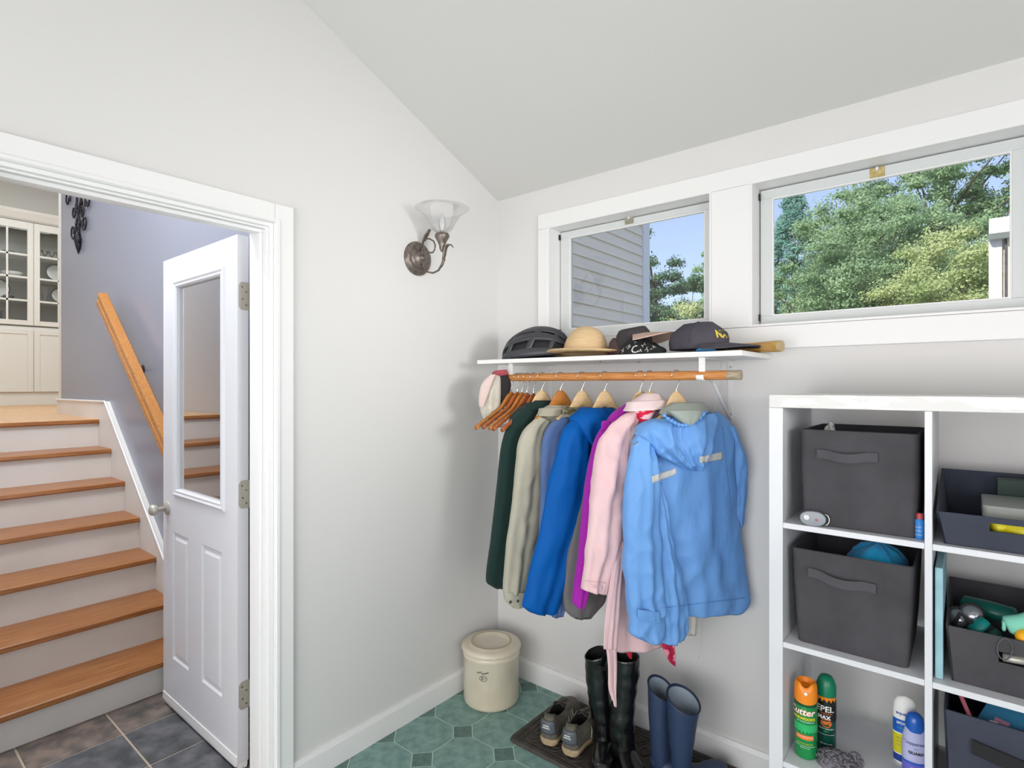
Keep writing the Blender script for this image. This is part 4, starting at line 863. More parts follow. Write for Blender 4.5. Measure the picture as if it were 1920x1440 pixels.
g = G().rings([[pk(.105+du, .062*math.sin(q)*(1-.25*k), .098+.012*math.cos(q)-.010*k+dz) for q in np.linspace(-1.5, 1.5, 13)] + [pk(.105+du, .062*math.sin(q)*(1-.25*k), .091+.012*math.cos(q)-.010*k+dz) for q in np.linspace(1.5, -1.5, 13)] for k, (du, dz) in enumerate(((0, 0), (.02, .006), (.045, .004)))])
g.build('peak', HELD, t_, smooth=True, autosmooth=40)
g = G().tube([hel(.2, .05)+Vector((0, -.002, 0)), hel(.3, .02)+Vector((0, -.004, -.012)), hel(.5, .02)+Vector((0.01, 0, -.0)), hel(.62, .08)], .005, 6); g.build('strap', HELD, t_, smooth=True)
g = text_on('lazer', .016, lambda x, y: hel(.30+x*7, .62+y*9, 1.06))
g = G().box(-.011, .011, -.0015, .0015, -.003, .003); g.xf(Matrix.Translation(hel(.34, .6, 1.07)) @ Matrix.Rotation(.31, 4, 'Z') @ Matrix.Rotation(-.5, 4, 'Y')).build('shell_logo', METALW, t_)
# caps: crown + visor
def cap(c, rot, mat, label, name='baseball_cap', r_=.088, h=.085, vl=.075, vmat=None, droop=.012, pitch=0.0, seed=0, lift=0.0, group=None, cr_=.06, vz=.004):
    t = thing(name, label, 'cap', c, group); o = Vector(c)
    Mx = Matrix.Translation(o) @ Matrix.Rotation(rot, 4, 'Z') @ Matrix.Rotation(pitch, 4, 'Y')
    prof = [(r_, .0+lift), (r_*1.03, .018+lift), (r_*1.02, .035+lift), (r_*.95, .055+lift), (r_*.78, .072+lift), (r_*.5, h*.96+lift), (r_*.2, h+lift), (.001, h+.001+lift)]
    g = G().lathe(prof, (0, 0, 0), (0, 0, 1), 42, False, True)
    for v in g.v:
        k = 1+cr_*noise.noise(Vector((v.x*16, v.y*16, v.z*20+seed))); v.x *= 1.12*k; v.y *= .93*k; v.z *= 1+.5*cr_*noise.noise(Vector((v.x*18, v.y*18, seed)))
        if v.x > 0: v.z *= 1+.06*v.x/r_
    cw = g.xf(Mx).build('crown', mat, t, smooth=True, solid=.003)
    g = G()
    for k in range(6):
        a_ = k*PI/3+.5
        g.tube([(math.cos(a_)*r*1.12*1.012, math.sin(a_)*r*.93*1.012, z*(1+(.06*math.cos(a_)*r/r_ if math.cos(a_) > 0 else 0))+.0008) for r, z in prof[1:-1]], .0011, 4)
    g.xf(Mx).build('seam', mat, cw)
    g = G().lathe([(.001, .0105), (.006, .009), (.007, .005), (.007, .003)], (0, 0, h+lift-.004), (0, 0, 1), 12); g.xf(Mx).build('top_button', mat, cw, smooth=True)
    vs, nr, na = [], 5, 17
    for sgn in (1, -1):
        for i in range(nr):
            for j in range(na):
                a_ = -1.25+2.5*j/(na-1); q = i/(nr-1); rad = r_*(1.06+q*0)+vl*q*math.cos(a_*.62)**.8
                x = rad*math.cos(a_)*1.1; y = rad*math.sin(a_)*.94
                z = vz+lift*.3+.004-droop*q - .9*droop*(y/r_)**2*.9 + (.0018 if sgn > 0 else -.0018); vs.append((x, y, z+.008*(1-q)))
    fs = []
    for b in (0, nr*na):
        for i in range(nr-1):
            for j in range(na-1): fs.append((b+i*na+j, b+i*na+j+1, b+(i+1)*na+j+1, b+(i+1)*na+j))
    for j in range(na-1):
        for i in (0, nr-1): fs.append((i*na+j, i*na+j+1, nr*na+i*na+j+1, nr*na+i*na+j))
    for i in range(nr-1):
        for j in (0, na-1): fs.append((i*na+j, (i+1)*na+j, nr*na+(i+1)*na+j, nr*na+i*na+j))
    G().add(vs, fs).xf(Mx).build('visor', vmat or mat, t, smooth=True, autosmooth=50)
    return t, Mx
NAVC = M('washed_navy_twill', '3f3c46', .9, col2='4b4750', scale=12, bump=.2, bscale=260)
t_, Mx = cap((1.160, -0.222, SZ1+.012), .04, NAVC, 'washed navy baseball cap with yellow letters at the right end of the shelf', r_=.092, h=.098, vl=.095, seed=3, lift=.002, droop=.006, vz=.010)
def front(x, y):
    a_ = x/.098; z = .05+y
    r_ = .092*(1.04-.35*max(0, (z-.035)/.06)**1.6)
    return Mx @ Vector((r_*1.135*math.cos(a_), r_*.95*math.sin(a_), z*1.03))
text_on('NAVY', .036, lambda x, y: front(x-.020, y), bold=.0012).build('lettering', M('yellow_thread', 'd8c23c', .7), t_, solid=.0015)
CHC = M('charcoal_cap_cloth', '3a3538', .9, bump=.2, bscale=240); TANV = M('tan_visor', 'c7a99a', .85)
BRC = M('brown_cap_cloth', '4f3c3a', .9, col2='5e4a47', scale=14, bump=.2, bscale=240)
cap((0.845, -0.185, SZ1+.002), 2.6, BRC, 'small dark brown cap lying behind the black patterned bandana', r_=.07, h=.075, vl=.04, seed=5)
cap((0.900, -0.215, SZ1+.034), .06, CHC, 'charcoal cap with a tan visor lying on the patterned bandana', r_=.062, h=.07, vl=.085, vmat=TANV, seed=7, pitch=-.12, droop=.006, vz=.035)
# patterned bandana heap
BAN = M('black_bandana_cloth', '17191a', .85, bump=.1, bscale=200)
bc = Vector((0.955, -0.275, SZ1))
t_ = thing('patterned_bandana', 'crumpled black and white patterned bandana between the hats', 'bandana', bc)
rs = []
for j in range(14):
    t = j/13; ring = []
    for i in range(40):
        a_ = 2*PI*i/40; r_ = .085*math.sqrt(max(0.0005, 1-(t**1.4)))
        q = noise.noise(Vector((math.cos(a_)*2.2, math.sin(a_)*2.2, t*2))); k = 1+.28*q
        ring.append(bc+Vector((r_*k*math.cos(a_)*1.08, r_*k*math.sin(a_)*.6, .001+.058*t*(1+.35*q)+.012*abs(noise.noise(Vector((a_*3, t*9, 2))))*t)))
    rs.append(ring)
g = G().rings(rs); BVH['bandana'] = [g]; g.build('cloth_heap', BAN, t_, smooth=True)
WH = M('white_print', 'd8d8d4', .8)
Tb = bvh_of('bandana')
def on_heap(cx, cz, sz, rotz, txt):
    vs, fs = text_mesh(txt, sz, .0); out = []
    for v in vs:
        x = v.x*math.cos(rotz)-v.y*math.sin(rotz); z = v.x*math.sin(rotz)+v.y*math.cos(rotz)
        o_ = Vector((bc.x+cx+x, bc.y-.3, SZ1+cz+z)); h = Tb.ray_cast(o_, Vector((0, 1, 0)))
        out.append((h[0]+Vector((0, -.0012, 0))) if h[0] is not None else Vector((o_.x, bc.y, o_.z)))
    return G().add(out, fs)
for k, (cx, cz, sz, ro, tx) in enumerate(((-.055, .014, .022, .6, 'W'), (-.03, .03, .022, -.6, 'M'), (.0, .018, .04, .3, 'C'), (.03, .035, .022, .9, 'H'), (.05, .016, .022, -.5, 'H'), (-.012, .045, .016, .2, 'Z'), (.022, .014, .018, 0, 'A'), (.065, .028, .016, .4, 'X'))):
    on_heap(cx, cz, sz, ro, tx).build('print_mark', WH, t_)
tag(G().rings([[(1.215+u*.035, -.30+.022*math.cos(a_)*k, SZ1+.0005+.009*(1+math.sin(a_))*k) for a_ in [2*PI*i/14 for i in range(14)]] for u, k in ((-1, .3), (-.6, .9), (.2, 1), (.9, .7), (1.1, .2))]).build('blue_cloth', M('bright_blue_cloth', '2c7fb4', .7), smooth=True), 'small bright blue cloth tucked under the navy cap', 'cloth')
# wooden bat handle end lying on the shelf
BAT = M('varnished_bat', 'c9a05c', .4, col2='b98c45', scale=12, stretch=(1, 8, 8)); BATE = M('bat_grey', 'b9a57c', .6)
a = Vector((1.15, -.065, SZ1+.021)); b = Vector((1.415, -.14, SZ1+.021))
t_ = thing('wooden_stick', 'thick wooden stick end poking out past the navy cap on the shelf', 'stick', (1.3, -.1, SZ1))
G().tube([a, a.lerp(b, .7), a.lerp(b, .9), b], [.017, .0185, .020, .0205], 20).build('shaft', BAT, t_, smooth=True, autosmooth=40)
G().tube([b, b+(b-a).normalized()*.010], [.0205, .0195], 20).build('end_cap', BATE, t_, smooth=True, autosmooth=40)

# ------------------------------------------------------------------ stoneware crock
STONE = M('cream_stoneware', 'e0d7c2', .3, col2='d4c9b1', scale=7, bump=.04, bscale=30, coat=.3)
RUSTY = M('ochre_rim_glaze', 'b9a784', .4)
c = onz(0, 916, 1322); c = Vector((0.168, -0.245, 0))
R_ = .131; HH = .262
t_ = thing('stoneware_crock', 'cream lidded stoneware crock standing in the room corner', 'crock', c)
G().lathe([(R_-.012, 0), (R_-.003, .006), (R_, .02), (R_, HH-.045), (R_+.004, HH-.040), (R_+.004, HH-.022), (R_-.002, HH-.018), (R_-.02, HH-.018)], c, (0, 0, 1), 64, True, True).build('jar', STONE, t_, smooth=True, autosmooth=60)
lid = G().lathe([(R_-.004, HH-.0175), (R_+.008, HH-.016), (R_+.011, HH-.008), (R_+.008, HH+.002), (R_-.01, HH+.008), (.100, HH+.010), (.096, HH+.014), (.090, HH+.014), (.086, HH+.009), (.05, HH+.008), (.001, HH+.008)], c, (0, 0, 1), 64, True, True).build('lid', STONE, t_, smooth=True, autosmooth=60)
G().lathe([(.0965, HH+.0138), (.093, HH+.0152), (.0895, HH+.0138)], c, (0, 0, 1), 64).build('lid_ring', RUSTY, lid, smooth=True)
INK = M('blue_black_ink', '3c3d40', .5)
va = math.atan2(CAM[1]-c.y, CAM[0]-c.x)
a0 = va-.28
def crk(x, y):
    a_ = a0+x/R_; return c+Vector(((R_+.0008)*math.cos(a_), (R_+.0008)*math.sin(a_), .168+y))
g = G()
for k in range(5):
    g.tube([crk(-.024+k*.011+.005*math.cos(q), .014+.004*math.sin(q*2)+.003*math.sin(k*2)) for q in np.linspace(0, 5, 8)], .0009, 4)
g.tube([crk(.018*math.cos(q), -.010+.012*math.sin(q)) for q in np.linspace(0, 6.28, 18)], .0011, 4)
g.build('stamp_mark', INK, t_)
text_on('3', .02, lambda x, y: crk(-.006+x, -.010+y), bold=.0005).build('stamp_numeral', INK, t_)
text_on('U', .016, lambda x, y: crk(.007+x, -.010+y)).build('stamp_numeral', INK, t_)

# ------------------------------------------------------------------ boot mat
MATM = M('dark_rubber_mat', '3b3632', .6, col2='4a443e', scale=30, bump=.3, bscale=200)
mp = [onz(0, 955, 1380), onz(0, 1060, 1304)]
mx0, mx1, my0, my1 = 0.43, 1.28, -.44, -.018
t_ = thing('boot_mat', 'dark rubber boot mat with raised scroll pattern along the back wall', 'mat', ((mx0+mx1)/2, (my0+my1)/2, 0))
def rrect(x0, x1, y0, y1, r_, z, n=6):
    o = []
    for cx, cy, s0 in ((x1-r_, y1-r_, 0), (x0+r_, y1-r_, 90), (x0+r_, y0+r_, 180), (x1-r_, y0+r_, 270)):
        for k in range(n+1):
            a_ = math.radians(s0+90*k/n); o.append((cx+r_*math.cos(a_), cy+r_*math.sin(a_), z))
    return o
def rr_(i, z): return rrect(mx0+i, mx1-i, my0+i, my1-i, max(.008, .03-i*.5), z)
G().rings([rr_(.0, .0005), rr_(.0, .004), rr_(.006, .012), rr_(.022, .012), rr_(.026, .006), rr_(.03, .005)]).build('mat_tray', MATM, t_, smooth=True, autosmooth=35)
g = G().rings([rr_(.040, .005), rr_(.041, .009), rr_(.046, .009), rr_(.047, .005)], False, False)
g.build('border_ridge', MATM, t_)
for k in range(4):
    cx = mx0+.13+k*.2; cy = (my0+my1)/2
    for sx_, sy_ in ((1, 1), (1, -1), (-1, 1), (-1, -1)):
        g = G(); 
        for r0, r1, tn in ((.055, .012, 1.4), (.078, .072, .45)):
            pts = []
            for q in np.linspace(0, 1, 22):
                a_ = .3+q*tn*2*PI; r_ = r0+(r1-r0)*q; pts.append((cx+sx_*(.05+r_*math.cos(a_)*.62), cy+sy_*(.085+r_*math.sin(a_)), .0065))
            g.tube(pts, .0033, 5)
        g.build('scroll_ridge', MATM, t_)

# ------------------------------------------------------------------ shoes
def shoe(c, yaw, L_, w_, label, mats, name='sneaker', group=None):
    """local +x = toe; c = heel point on the floor"""
    t = thing(name, label, 'shoe', c, group); Mx = Matrix.Translation(Vector(c)) @ Matrix.Rotation(yaw, 4, 'Z')
    def half(u): # width along the length
        return w_*(.36+.05*math.sin(u*PI)+.14*max(0, math.sin((u-.28)*PI/.85))*1.0)*(1 if u < .86 else math.sqrt(max(0.02, 1-((u-.86)/.15)**2)))*(1 if u > .08 else math.sqrt(max(.05, 1-((.08-u)/.085)**2)))
    def outline(z, k=1.0, dx=0, n=30):
        us = [.5-.5*math.cos(PI*i/n) for i in range(n+1)]
        a = [(u*L_+dx*(1 if u > .5 else -1), half(u)*k, z) for u in us]; b = [(u*L_+dx*(1 if u > .5 else -1), -half(u)*k, z) for u in us[::-1][1:-1]]
        return a+b
    def lift(r_, f): return [(x, y, z+f(x/L_)) for x, y, z in r_]
    toe = lambda u: .012*max(0, (u-.7)/.3)**2
    G().rings([lift(outline(0.0005, .9), toe), lift(outline(.006, 1.02), toe), lift(outline(.018, 1.06, .002), toe), lift(outline(.026, 1.0), toe)]).xf(Mx).build('sole', mats[0], t, smooth=True, autosmooth=50)
    hgt = lambda u: (.062 if u < .0 else .075+.012*math.cos(min(1, u/.2)*PI)*.8) if u < .42 else .075-.047*((u-.42)/.58)**1.1
    n = 30; rs = []
    base = outline(.024, .97)
    def up(k, f, inn=1.0):
        o = []
        for x, y, z in base:
            u = x/L_; h = hgt(u)*f; cx = x+(L_*.33-x)*(1-inn)*.5 if u < .45 else x-(x-L_*.45)*.12*(1-inn); o.append((cx if u < .45 else x-(x-L_*.42)*(1-inn)*.25, y*k*inn, .024+h+toe(u)))
        return o
    rs = [up(1, 0), up(1.03, .25), up(1.0, .5), up(.9, .75, .97), up(.72, .95, .92)]
    # collar opening: rim then down inside
    def openr(f, k, dz):
        o = []
        for x, y, z in base:
            u = x/L_; xx = L_*(.06+.50*u**.9); yy = (y)*k; zz = .024+max(.05, hgt(u*.55))*1.02+(.006 if u < .12 else 0)+dz; o.append((xx, yy, zz))
        return o
    rs += [openr(1, .62, .006), openr(1, .52, .004)]
    G().rings(rs, False, False).xf(Mx).build('upper', mats[1], t, smooth=True)
    G().rings([openr(1, .53, .0045), openr(1, .48, -.008), openr(1, .46, -.045)], False, True).xf(Mx).build('shoe_lining', mats[5], t, smooth=True)
    hm = [( -.001+.0*i, 0) for i in range(1)]
    g = G(); vs = []
    for j in range(6):
        for i in range(9):
            a_ = -1.15+2.3*i/8; z = .050+.050*j/5; vs.append((.030-(.0375-.006*(j/5)**2)*math.cos(a_), (.038-.008*(j/5)**2)*math.sin(a_)*1.02*(w_/.1), z))
    g.add(vs, [(j*9+i, j*9+i+1, (j+1)*9+i+1, (j+1)*9+i) for j in range(5) for i in range(8)]); g.xf(Mx).build('heel_counter', mats[2], t, smooth=True, solid=.004)
    g = G()
    for k in range(2): g.box(-.0105, -.0065, -.013-.003*k, .013+.003*k, .083-.009*k, .0865-.009*k)
    g.xf(Mx).build('reflective_tab', WH, t)
    g = G()
    for k in range(5):
        u = .45+k*.065; z = .03+hgt(u)+toe(u)+.003; g.tube([(u*L_, -.022, z-.008), (u*L_+.003, 0, z+.002), (u*L_, .022, z-.008)], .003, 5)
    g.xf(Mx).build('laces', mats[4], t, smooth=True)
    for s_ in (-1, 1):
        g = G()
        for k in range(3):
            u = .40+k*.06; g.tube([(u*L_, s_*half(u)*1.03, .03), (u*L_+.006, s_*half(u)*1.02, .055), (u*L_+.014, s_*half(u)*.80, .078)], .0035, 5, flat=.5)
        g.xf(Mx).build('side_stripes', mats[3], t, smooth=True)
    return t
SM = [M('gum_midsole', 'b8a482', .7, col2='a38f6e', scale=40), M('olive_grey_mesh', '6b675c', .85, col2='5b574d', scale=60, bump=.3, bscale=300), M('slate_heel', '596067', .35), M('pale_stripe', 'b5b3a2', .6), M('dark_laces', '45413c', .8), M('shoe_inside', '1d1b1e', .9)]
zf = .0125
h1 = onz(.02, 1018, 1398); h2 = onz(.02, 1056, 1416)
GS = 'pair of grey trail shoes on the mat'
shoe((.590, -.378, zf), math.radians(101), .285, .1, 'left shoe of the grey pair on the mat, nearer the crock', SM, 'trail_shoe', GS)
shoe((.694, -.378, zf), math.radians(97), .285, .1, 'right shoe of the grey pair on the mat, beside the black boots', SM, 'trail_shoe', GS)

# ------------------------------------------------------------------ boots: shaft loft on an upright plane, foot loft on the mat
def boot(name, label, foot, rows, toe_yaw, L_, w_, mat, lining, solem, group, crumple=.004, rim=None, zs=.012, top_tilt=0, tilt=0):
    t = thing(name, label, 'boots', (foot.x, foot.y, zs), group)
    pl = Plane(foot.x, foot.y, 39.3); rs = []
    rr2 = resample([(a, y, b, y2, 0, 0) for a, y, b, y2 in rows], 30)
    n = 36
    for j, r in enumerate(rr2):
        Lp, Rp = pl.at(r[0], r[1]), pl.at(r[2], r[3]); c_ = (Lp+Rp)/2; hv = (Rp-Lp)/2; ring = []
        for i in range(n):
            a_ = 2*PI*i/n; v = Vector((c_.x, c_.y, c_.z)) + hv*math.cos(a_) + pl.n*(hv.length*1.02*math.sin(a_))
            q = noise.noise(Vector((v.x*16, v.y*16, v.z*34)))+.5*noise.noise(Vector((v.x*40, v.y*40, v.z*60)))
            v += (hv*math.cos(a_)+pl.n*hv.length*math.sin(a_)).normalized()*crumple*q
            if j < 3: v.z += top_tilt*math.cos(a_)*(3-j)/3
            ring.append(v)
        rs.append(ring)
    def ins(r_, k, dz): c_ = sum(r_, Vector())/n; return [c_+(p_-c_)*k+Vector((0, 0, dz)) for p_ in r_]
    if tilt:
        for j in range(8):
            for i in range(n): rs[j][i] = rs[j][i] - Vector((0, 0, tilt*math.sin(2*PI*i/n)*(1-j/8)))
    rs = [ins(rs[0], .9, -.002), ins(rs[0], .96, .002)]+rs
    G().rings(rs, False, False).build('shaft', mat, t, smooth=True)
    G().rings([ins(rs[0], 1.02, .0), ins(rs[3], .93, 0), ins(rs[8], .93, 0), ins(rs[14], .93, 0), ins(rs[20], .9, 0)], False, True).build('lining', lining, t, smooth=True)
    if rim: G().tube(ins(rs[1], 1.02, 0)+[ins(rs[1], 1.02, 0)[0]], .0028, 6).build('rim', rim, t, smooth=True)
    # foot
    fc = sum(rs[-1], Vector())/n; yaw = toe_yaw; Mx = Matrix.Translation((fc.x, fc.y, zs)) @ Matrix.Rotation(yaw, 4, 'Z')
    r0 = (rs[-1][0]-rs[-1][n//2]).length/2; ft = []
    for k in range(17):
        u = k/16; x = -r0*1.02+u*(L_); wv = w_/2*(.80+.2*math.sin(max(0, u-.3)/.7*PI))*(1 if u < .8 else math.sqrt(max(.03, 1-((u-.8)/.205)**2)))*(1 if u > .1 else math.sqrt(max(.2, 1-((.1-u)/.13)**2)))
        hh = (fc.z-zs+.02) if u < .38 else (fc.z-zs+.02)*(1-((u-.38)/.62)**.8*.45) ; hh = max(.05, min(hh, .12-.07*max(0, (u-.3)/.7)))
        if u > .9: hh *= math.sqrt(max(.12, 1-((u-.9)/.11)**2))
        ft.append([Mx @ Vector((x, wv*math.cos(a_), .014+hh/2+hh/2*math.copysign(abs(math.sin(a_))**(.8 if math.sin(a_) > 0 else .5), math.sin(a_)))) for a_ in [2*PI*i/20 for i in range(20)]])
    G().rings(ft).build('foot', mat, t, smooth=True)
    so = [(-r0*1.0+u*(L_+.004), u) for u in np.linspace(0, 1, 17)]
    def wv(u): return w_/2*1.04*(.80+.2*math.sin(max(0, u-.3)/.7*PI))*(1 if u < .8 else math.sqrt(max(.03, 1-((u-.8)/.205)**2)))*(1 if u > .1 else math.sqrt(max(.2, 1-((.1-u)/.13)**2)))
    pts = [(x, wv(u)) for x, u in so]+[(x, -wv(u)) for x, u in so[::-1]]
    G().prism(pts, 'z', .0005, .017).xf(Mx).build('boot_sole', solem, t)
    return t, fc
LEA = M('black_leather', '0b0b0d', .25, bump=.25, bscale=40, bstretch=(1, 1, 1.8), spec=.6, coat=.25)
LEAD = M('black_lining', '0c0c0d', .8); SOLEB = M('black_sole', '17171a', .6)
GB = 'pair of tall black leather boots on the mat'
f = onz(.03, 1135, 1400)
tb, fc = boot('riding_boot', 'left tall black leather boot of the pair on the mat', f, [(1096, 1232, 1141, 1216), (1098, 1260, 1142, 1258), (1103, 1310, 1146, 1310), (1109, 1350, 1150, 1350), (1111, 1380, 1152, 1380), (1110, 1392, 1154, 1392)], math.radians(-62), .235, .085, LEA, LEAD, SOLEB, GB, .0045)
f = onz(.03, 1172, 1424)
tb2, fc2 = boot('riding_boot', 'right tall black leather boot of the pair, under the pink belt', f, [(1150, 1232, 1199, 1228), (1150, 1262, 1198, 1258), (1147, 1310, 1192, 1310), (1143, 1350, 1189, 1350), (1146, 1395, 1190, 1392), (1146, 1412, 1192, 1408)], math.radians(-40), .24, .09, LEA, LEAD, SOLEB, GB, .0045)
NAVR = M('navy_rubber', '2b3c5a', .5, bump=.05, bscale=60); NAVD = M('dark_navy_rim', '17233a', .5); LIN = M('grey_blue_lining', '8d9aa5', .8, bump=.2, bscale=200)
GR_ = 'pair of navy rubber boots beside the shelf unit'
f = onz(.02, 1240, 1446)
boot('rubber_boot', 'left navy rubber boot of the pair, its grey lining showing', f, [(1215, 1290, 1262, 1290), (1216, 1330, 1259, 1330), (1219, 1380, 1257, 1380), (1221, 1412, 1257, 1412), (1222, 1434, 1258, 1434)], math.radians(10), .22, .088, NAVR, LIN, NAVD, GR_, .001, NAVD, top_tilt=-.012, tilt=.022)
f = onz(.02, 1278, 1480)
boot('rubber_boot', 'right navy rubber boot of the pair, nearest the shelf unit', f, [(1251, 1312, 1312, 1312), (1253, 1350, 1306, 1350), (1257, 1400, 1299, 1400), (1261, 1440, 1294, 1440), (1262, 1466, 1296, 1466)], math.radians(62), .24, .088, NAVR, LIN, NAVD, GR_, .001, NAVD, top_tilt=-.014, tilt=.022)
#@@PART3
# ------------------------------------------------------------------ cube shelf unit
KW = M('worn_white_laminate', 'd3d5da', .3, col2='d9dbdf', scale=5, bump=.01)
KWT = M('repainted_white_top', 'd2d1ce', .35, col2='e6e5e2', scale=7, stretch=(1, 3, 3), ramp=(.52, .55))
UX, UY0, UY1 = 1.468, -.47, -.082
CELL, BRD, OUT = .335, .016, .038
UW = OUT*2+CELL*2+BRD
zsf = [0.038, .3855, .7365, 1.0865]; ZT = 1.4235
U = thing('cube_shelf_unit', 'white open cube shelf unit against the back wall with patchy painted top', 'shelf unit', (UX+UW/2, (UY0+UY1)/2, 0))
box(UX, UX+UW, UY0, UY1, ZT, ZT+OUT).build('top_panel', KWT, U, bevel=.0012, seg=1)
box(UX+.0, UX+UW, UY0, UY1, 0.0005, .038).build('bottom_panel', KW, U, bevel=.001, seg=1)
for x in (UX, UX+UW-OUT): box(x, x+OUT, UY0, UY1, .0385, ZT-.0005).build('side_panel', KW, U, bevel=.001, seg=1)
xd = UX+OUT+CELL
box(xd, xd+BRD, UY0+.001, UY1, .0385, ZT-.0005).build('divider', KW, U, bevel=.001, seg=1)
for z in zsf[1:]:
    for a in (UX+OUT+.0003, xd+BRD+.0003): box(a, a+CELL-.0006, UY0+.001, UY1, z-BRD, z).build('shelf_board', KW, U, bevel=.001, seg=1)
cA, cB = UX+OUT, xd+BRD      # left edges of the two columns

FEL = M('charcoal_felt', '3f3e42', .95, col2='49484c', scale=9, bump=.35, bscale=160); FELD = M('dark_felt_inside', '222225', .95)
NAVF = M('navy_board', '343847', .85, col2='3b404f', scale=6, bump=.15, bscale=200)
def fbin(label, x0, x1, y0, y1, z0, h, mat, taper=.012, th=.006, rim=None, skew=0.0, hf=None, name='fabric_bin', group='dark storage bins in the shelf unit', slot=None, bulge=.004, rr=.018):
    t = thing(name, label, 'storage bin', ((x0+x1)/2, (y0+y1)/2, z0), group); hb = h if hf is None else h; h_f = h if hf is None else hf
    def R4(i, z, k, f=0):  # rounded rectangle ring; k 0 bottom .. 1 top
        q = taper*(1-k); pts = rrect(x0+q+i, x1-q-i, y0+q*.6+i, y1-q*.6-i, rr, 0, 5); o = []
        for x, y, _ in pts:
            s_ = (y-y0)/(y1-y0); top = h_f+(hb-h_f)*max(0, min(1, s_)); zz = z0+.0008+k*top+f
            bx = bulge*math.sin(k*PI)*noise.noise(Vector((x*9, y*9, k*3+x0*7))); o.append((x+skew*k*(0)+bx, y+bx, zz))
        return o
    ks = [0, .03, .15, .3, .45, .6, .75, .9, 1]
    if slot is None:
        rs = [R4(.004, 0, 0)]+[R4(0, 0, k) for k in ks]+[R4(th*.5, 0, 1, .002), R4(th, 0, 1)]+[R4(th, 0, k) for k in ks[::-1][1:]]
        rs[-1] = R4(th, .0, .02)
        G().rings(rs).build('bin_body', mat, t, smooth=True, autosmooth=50)
    return t
FELS = M('strap_felt', '4c4b50', .9, bump=.3, bscale=160)
def strap(t, x0, x1, y, z, mat=FELS, droop=.018, slump=0):
    n = 14; pts = []
    g = G(); rs = []
    for k in range(n+1):
        u = k/n; mid = 1 if .18 < u < .82 else 0; s_ = max(0, math.sin((u-.18)/.64*PI)) if mid else 0
        x = x0+(x1-x0)*u; yy = y-.003-.014*s_; zz = z-droop*s_*.4-slump*u
        rs.append([(x, yy-.0015, zz-.0125), (x, yy+.0015, zz-.0125), (x, yy+.0015, zz+.0125), (x, yy-.0015, zz+.0125)])
    g.rings(rs).build('handle', mat, t, smooth=True, autosmooth=40)
b1 = fbin('charcoal felt bin in the top left cube, full to the shelf above', cA+.040, cA+.322, UY0+.03, UY1-.04, zsf[3], .272, FEL, taper=.006)
strap(b1, cA+.085, cA+.232, UY0+.027, 1.086+.207)
b2 = fbin('charcoal felt bin in the second left cube holding a blue towel', cA+.016, cA+.313, UY0+.03, UY1-.03, zsf[2], .272, FEL, taper=.014)
strap(b2, cA+.062, cA+.228, UY0+.027, .737+.212, slump=.012)
for t_, xx in ((b1, cA+.18), (b2, cA+.16)):
    pass
# blue towel in the second bin
def heap(name, label, cat, c, rx, ry, h, mat, seed, amp=.3, par=None, n=36, m=12, freq=2.0, power=1.4, xmax=99):
    rs = []; c = Vector(c)
    for j in range(m):
        t = j/(m-1); ring = []
        for i in range(n):
            a_ = 2*PI*i/n; s_ = math.sqrt(max(.0008, 1-t**power)); q = noise.noise(Vector((math.cos(a_)*freq+seed, math.sin(a_)*freq, t*2)))+.5*noise.noise(Vector((math.cos(a_)*freq*2.4, math.sin(a_)*freq*2.4+seed, t*4)))
            ring.append(c+Vector((rx*s_*(1+amp*q)*math.cos(a_), ry*s_*(1+amp*q)*math.sin(a_), h*t*(1+amp*.5*q))))
            ring[-1].x = min(ring[-1].x, xmax)
        rs.append(ring)
    o = G().rings(rs).build(name, mat, par, smooth=True, origin=c)
    if par is None: tag(o, label, cat)
    return o
TURQ = M('turquoise_towel', '0fa0cf', .8, col2='0c7fc4', scale=9, bump=.3, bscale=120, sheen=.2)
heap('beach_towel', 'bright turquoise blue towel bulging out of the second left bin', 'towel', (cA+.222, UY0+.155, zsf[2]+.10), .098, .105, .196, TURQ, 3, .16, power=2.6, xmax=cA+.288)
heap('white_tissue', 'crumpled white wrapper poking out of the top left bin', 'wrapper', (cA+.10, UY0+.12, zsf[3]+.2), .02, .03, .083, M('crumpled_white', 'c9c9c6', .6), 5, .5)
# key fob remote on the top left shelf
FOB = M('grey_plastic', '8e949b', .4)
ft = thing('remote_fob', 'small grey remote clicker at the left front of the top left cube', 'remote', (1.582, -.448, zsf[3]))
fp = Matrix.Translation((1.582, -.452, zsf[3]+.0205)) @ Matrix.Rotation(.15, 4, 'Z')
def ov(y, k, n=28): return [(.034*k*math.copysign(abs(math.cos(a_))**.7, math.cos(a_)), y, .0195*k*math.copysign(abs(math.sin(a_))**.75, math.sin(a_))*(1-.12*math.cos(2*a_))) for a_ in [2*PI*i/n for i in range(n)]]
G().rings([ov(-.008, .8), ov(-.007, .93), ov(0, 1), ov(.008, .95), ov(.01, .85)]).xf(fp).build('fob_case', FOB, ft, smooth=True, autosmooth=50)
G().lathe([(.008, 0), (.008, .002), (.005, .004), (.001, .004)], (-.016, -.0085, .003), (0, -1, 0), 16).xf(fp).build('round_button', M('pale_button', 'e3e6ea', .3), ft, smooth=True)
G().box(.006, .013, -.0098, -.008, -.004, .0).xf(fp).build('red_mark', M('red_mark', 'b5333a', .5), ft)
G().tube([(.030+.011*math.cos(q), -.002, .012*math.sin(q)*1.3) for q in np.linspace(-1.6, 1.6, 12)], .0016, 6).xf(fp).build('wire_loop', STEEL, ft, smooth=True)
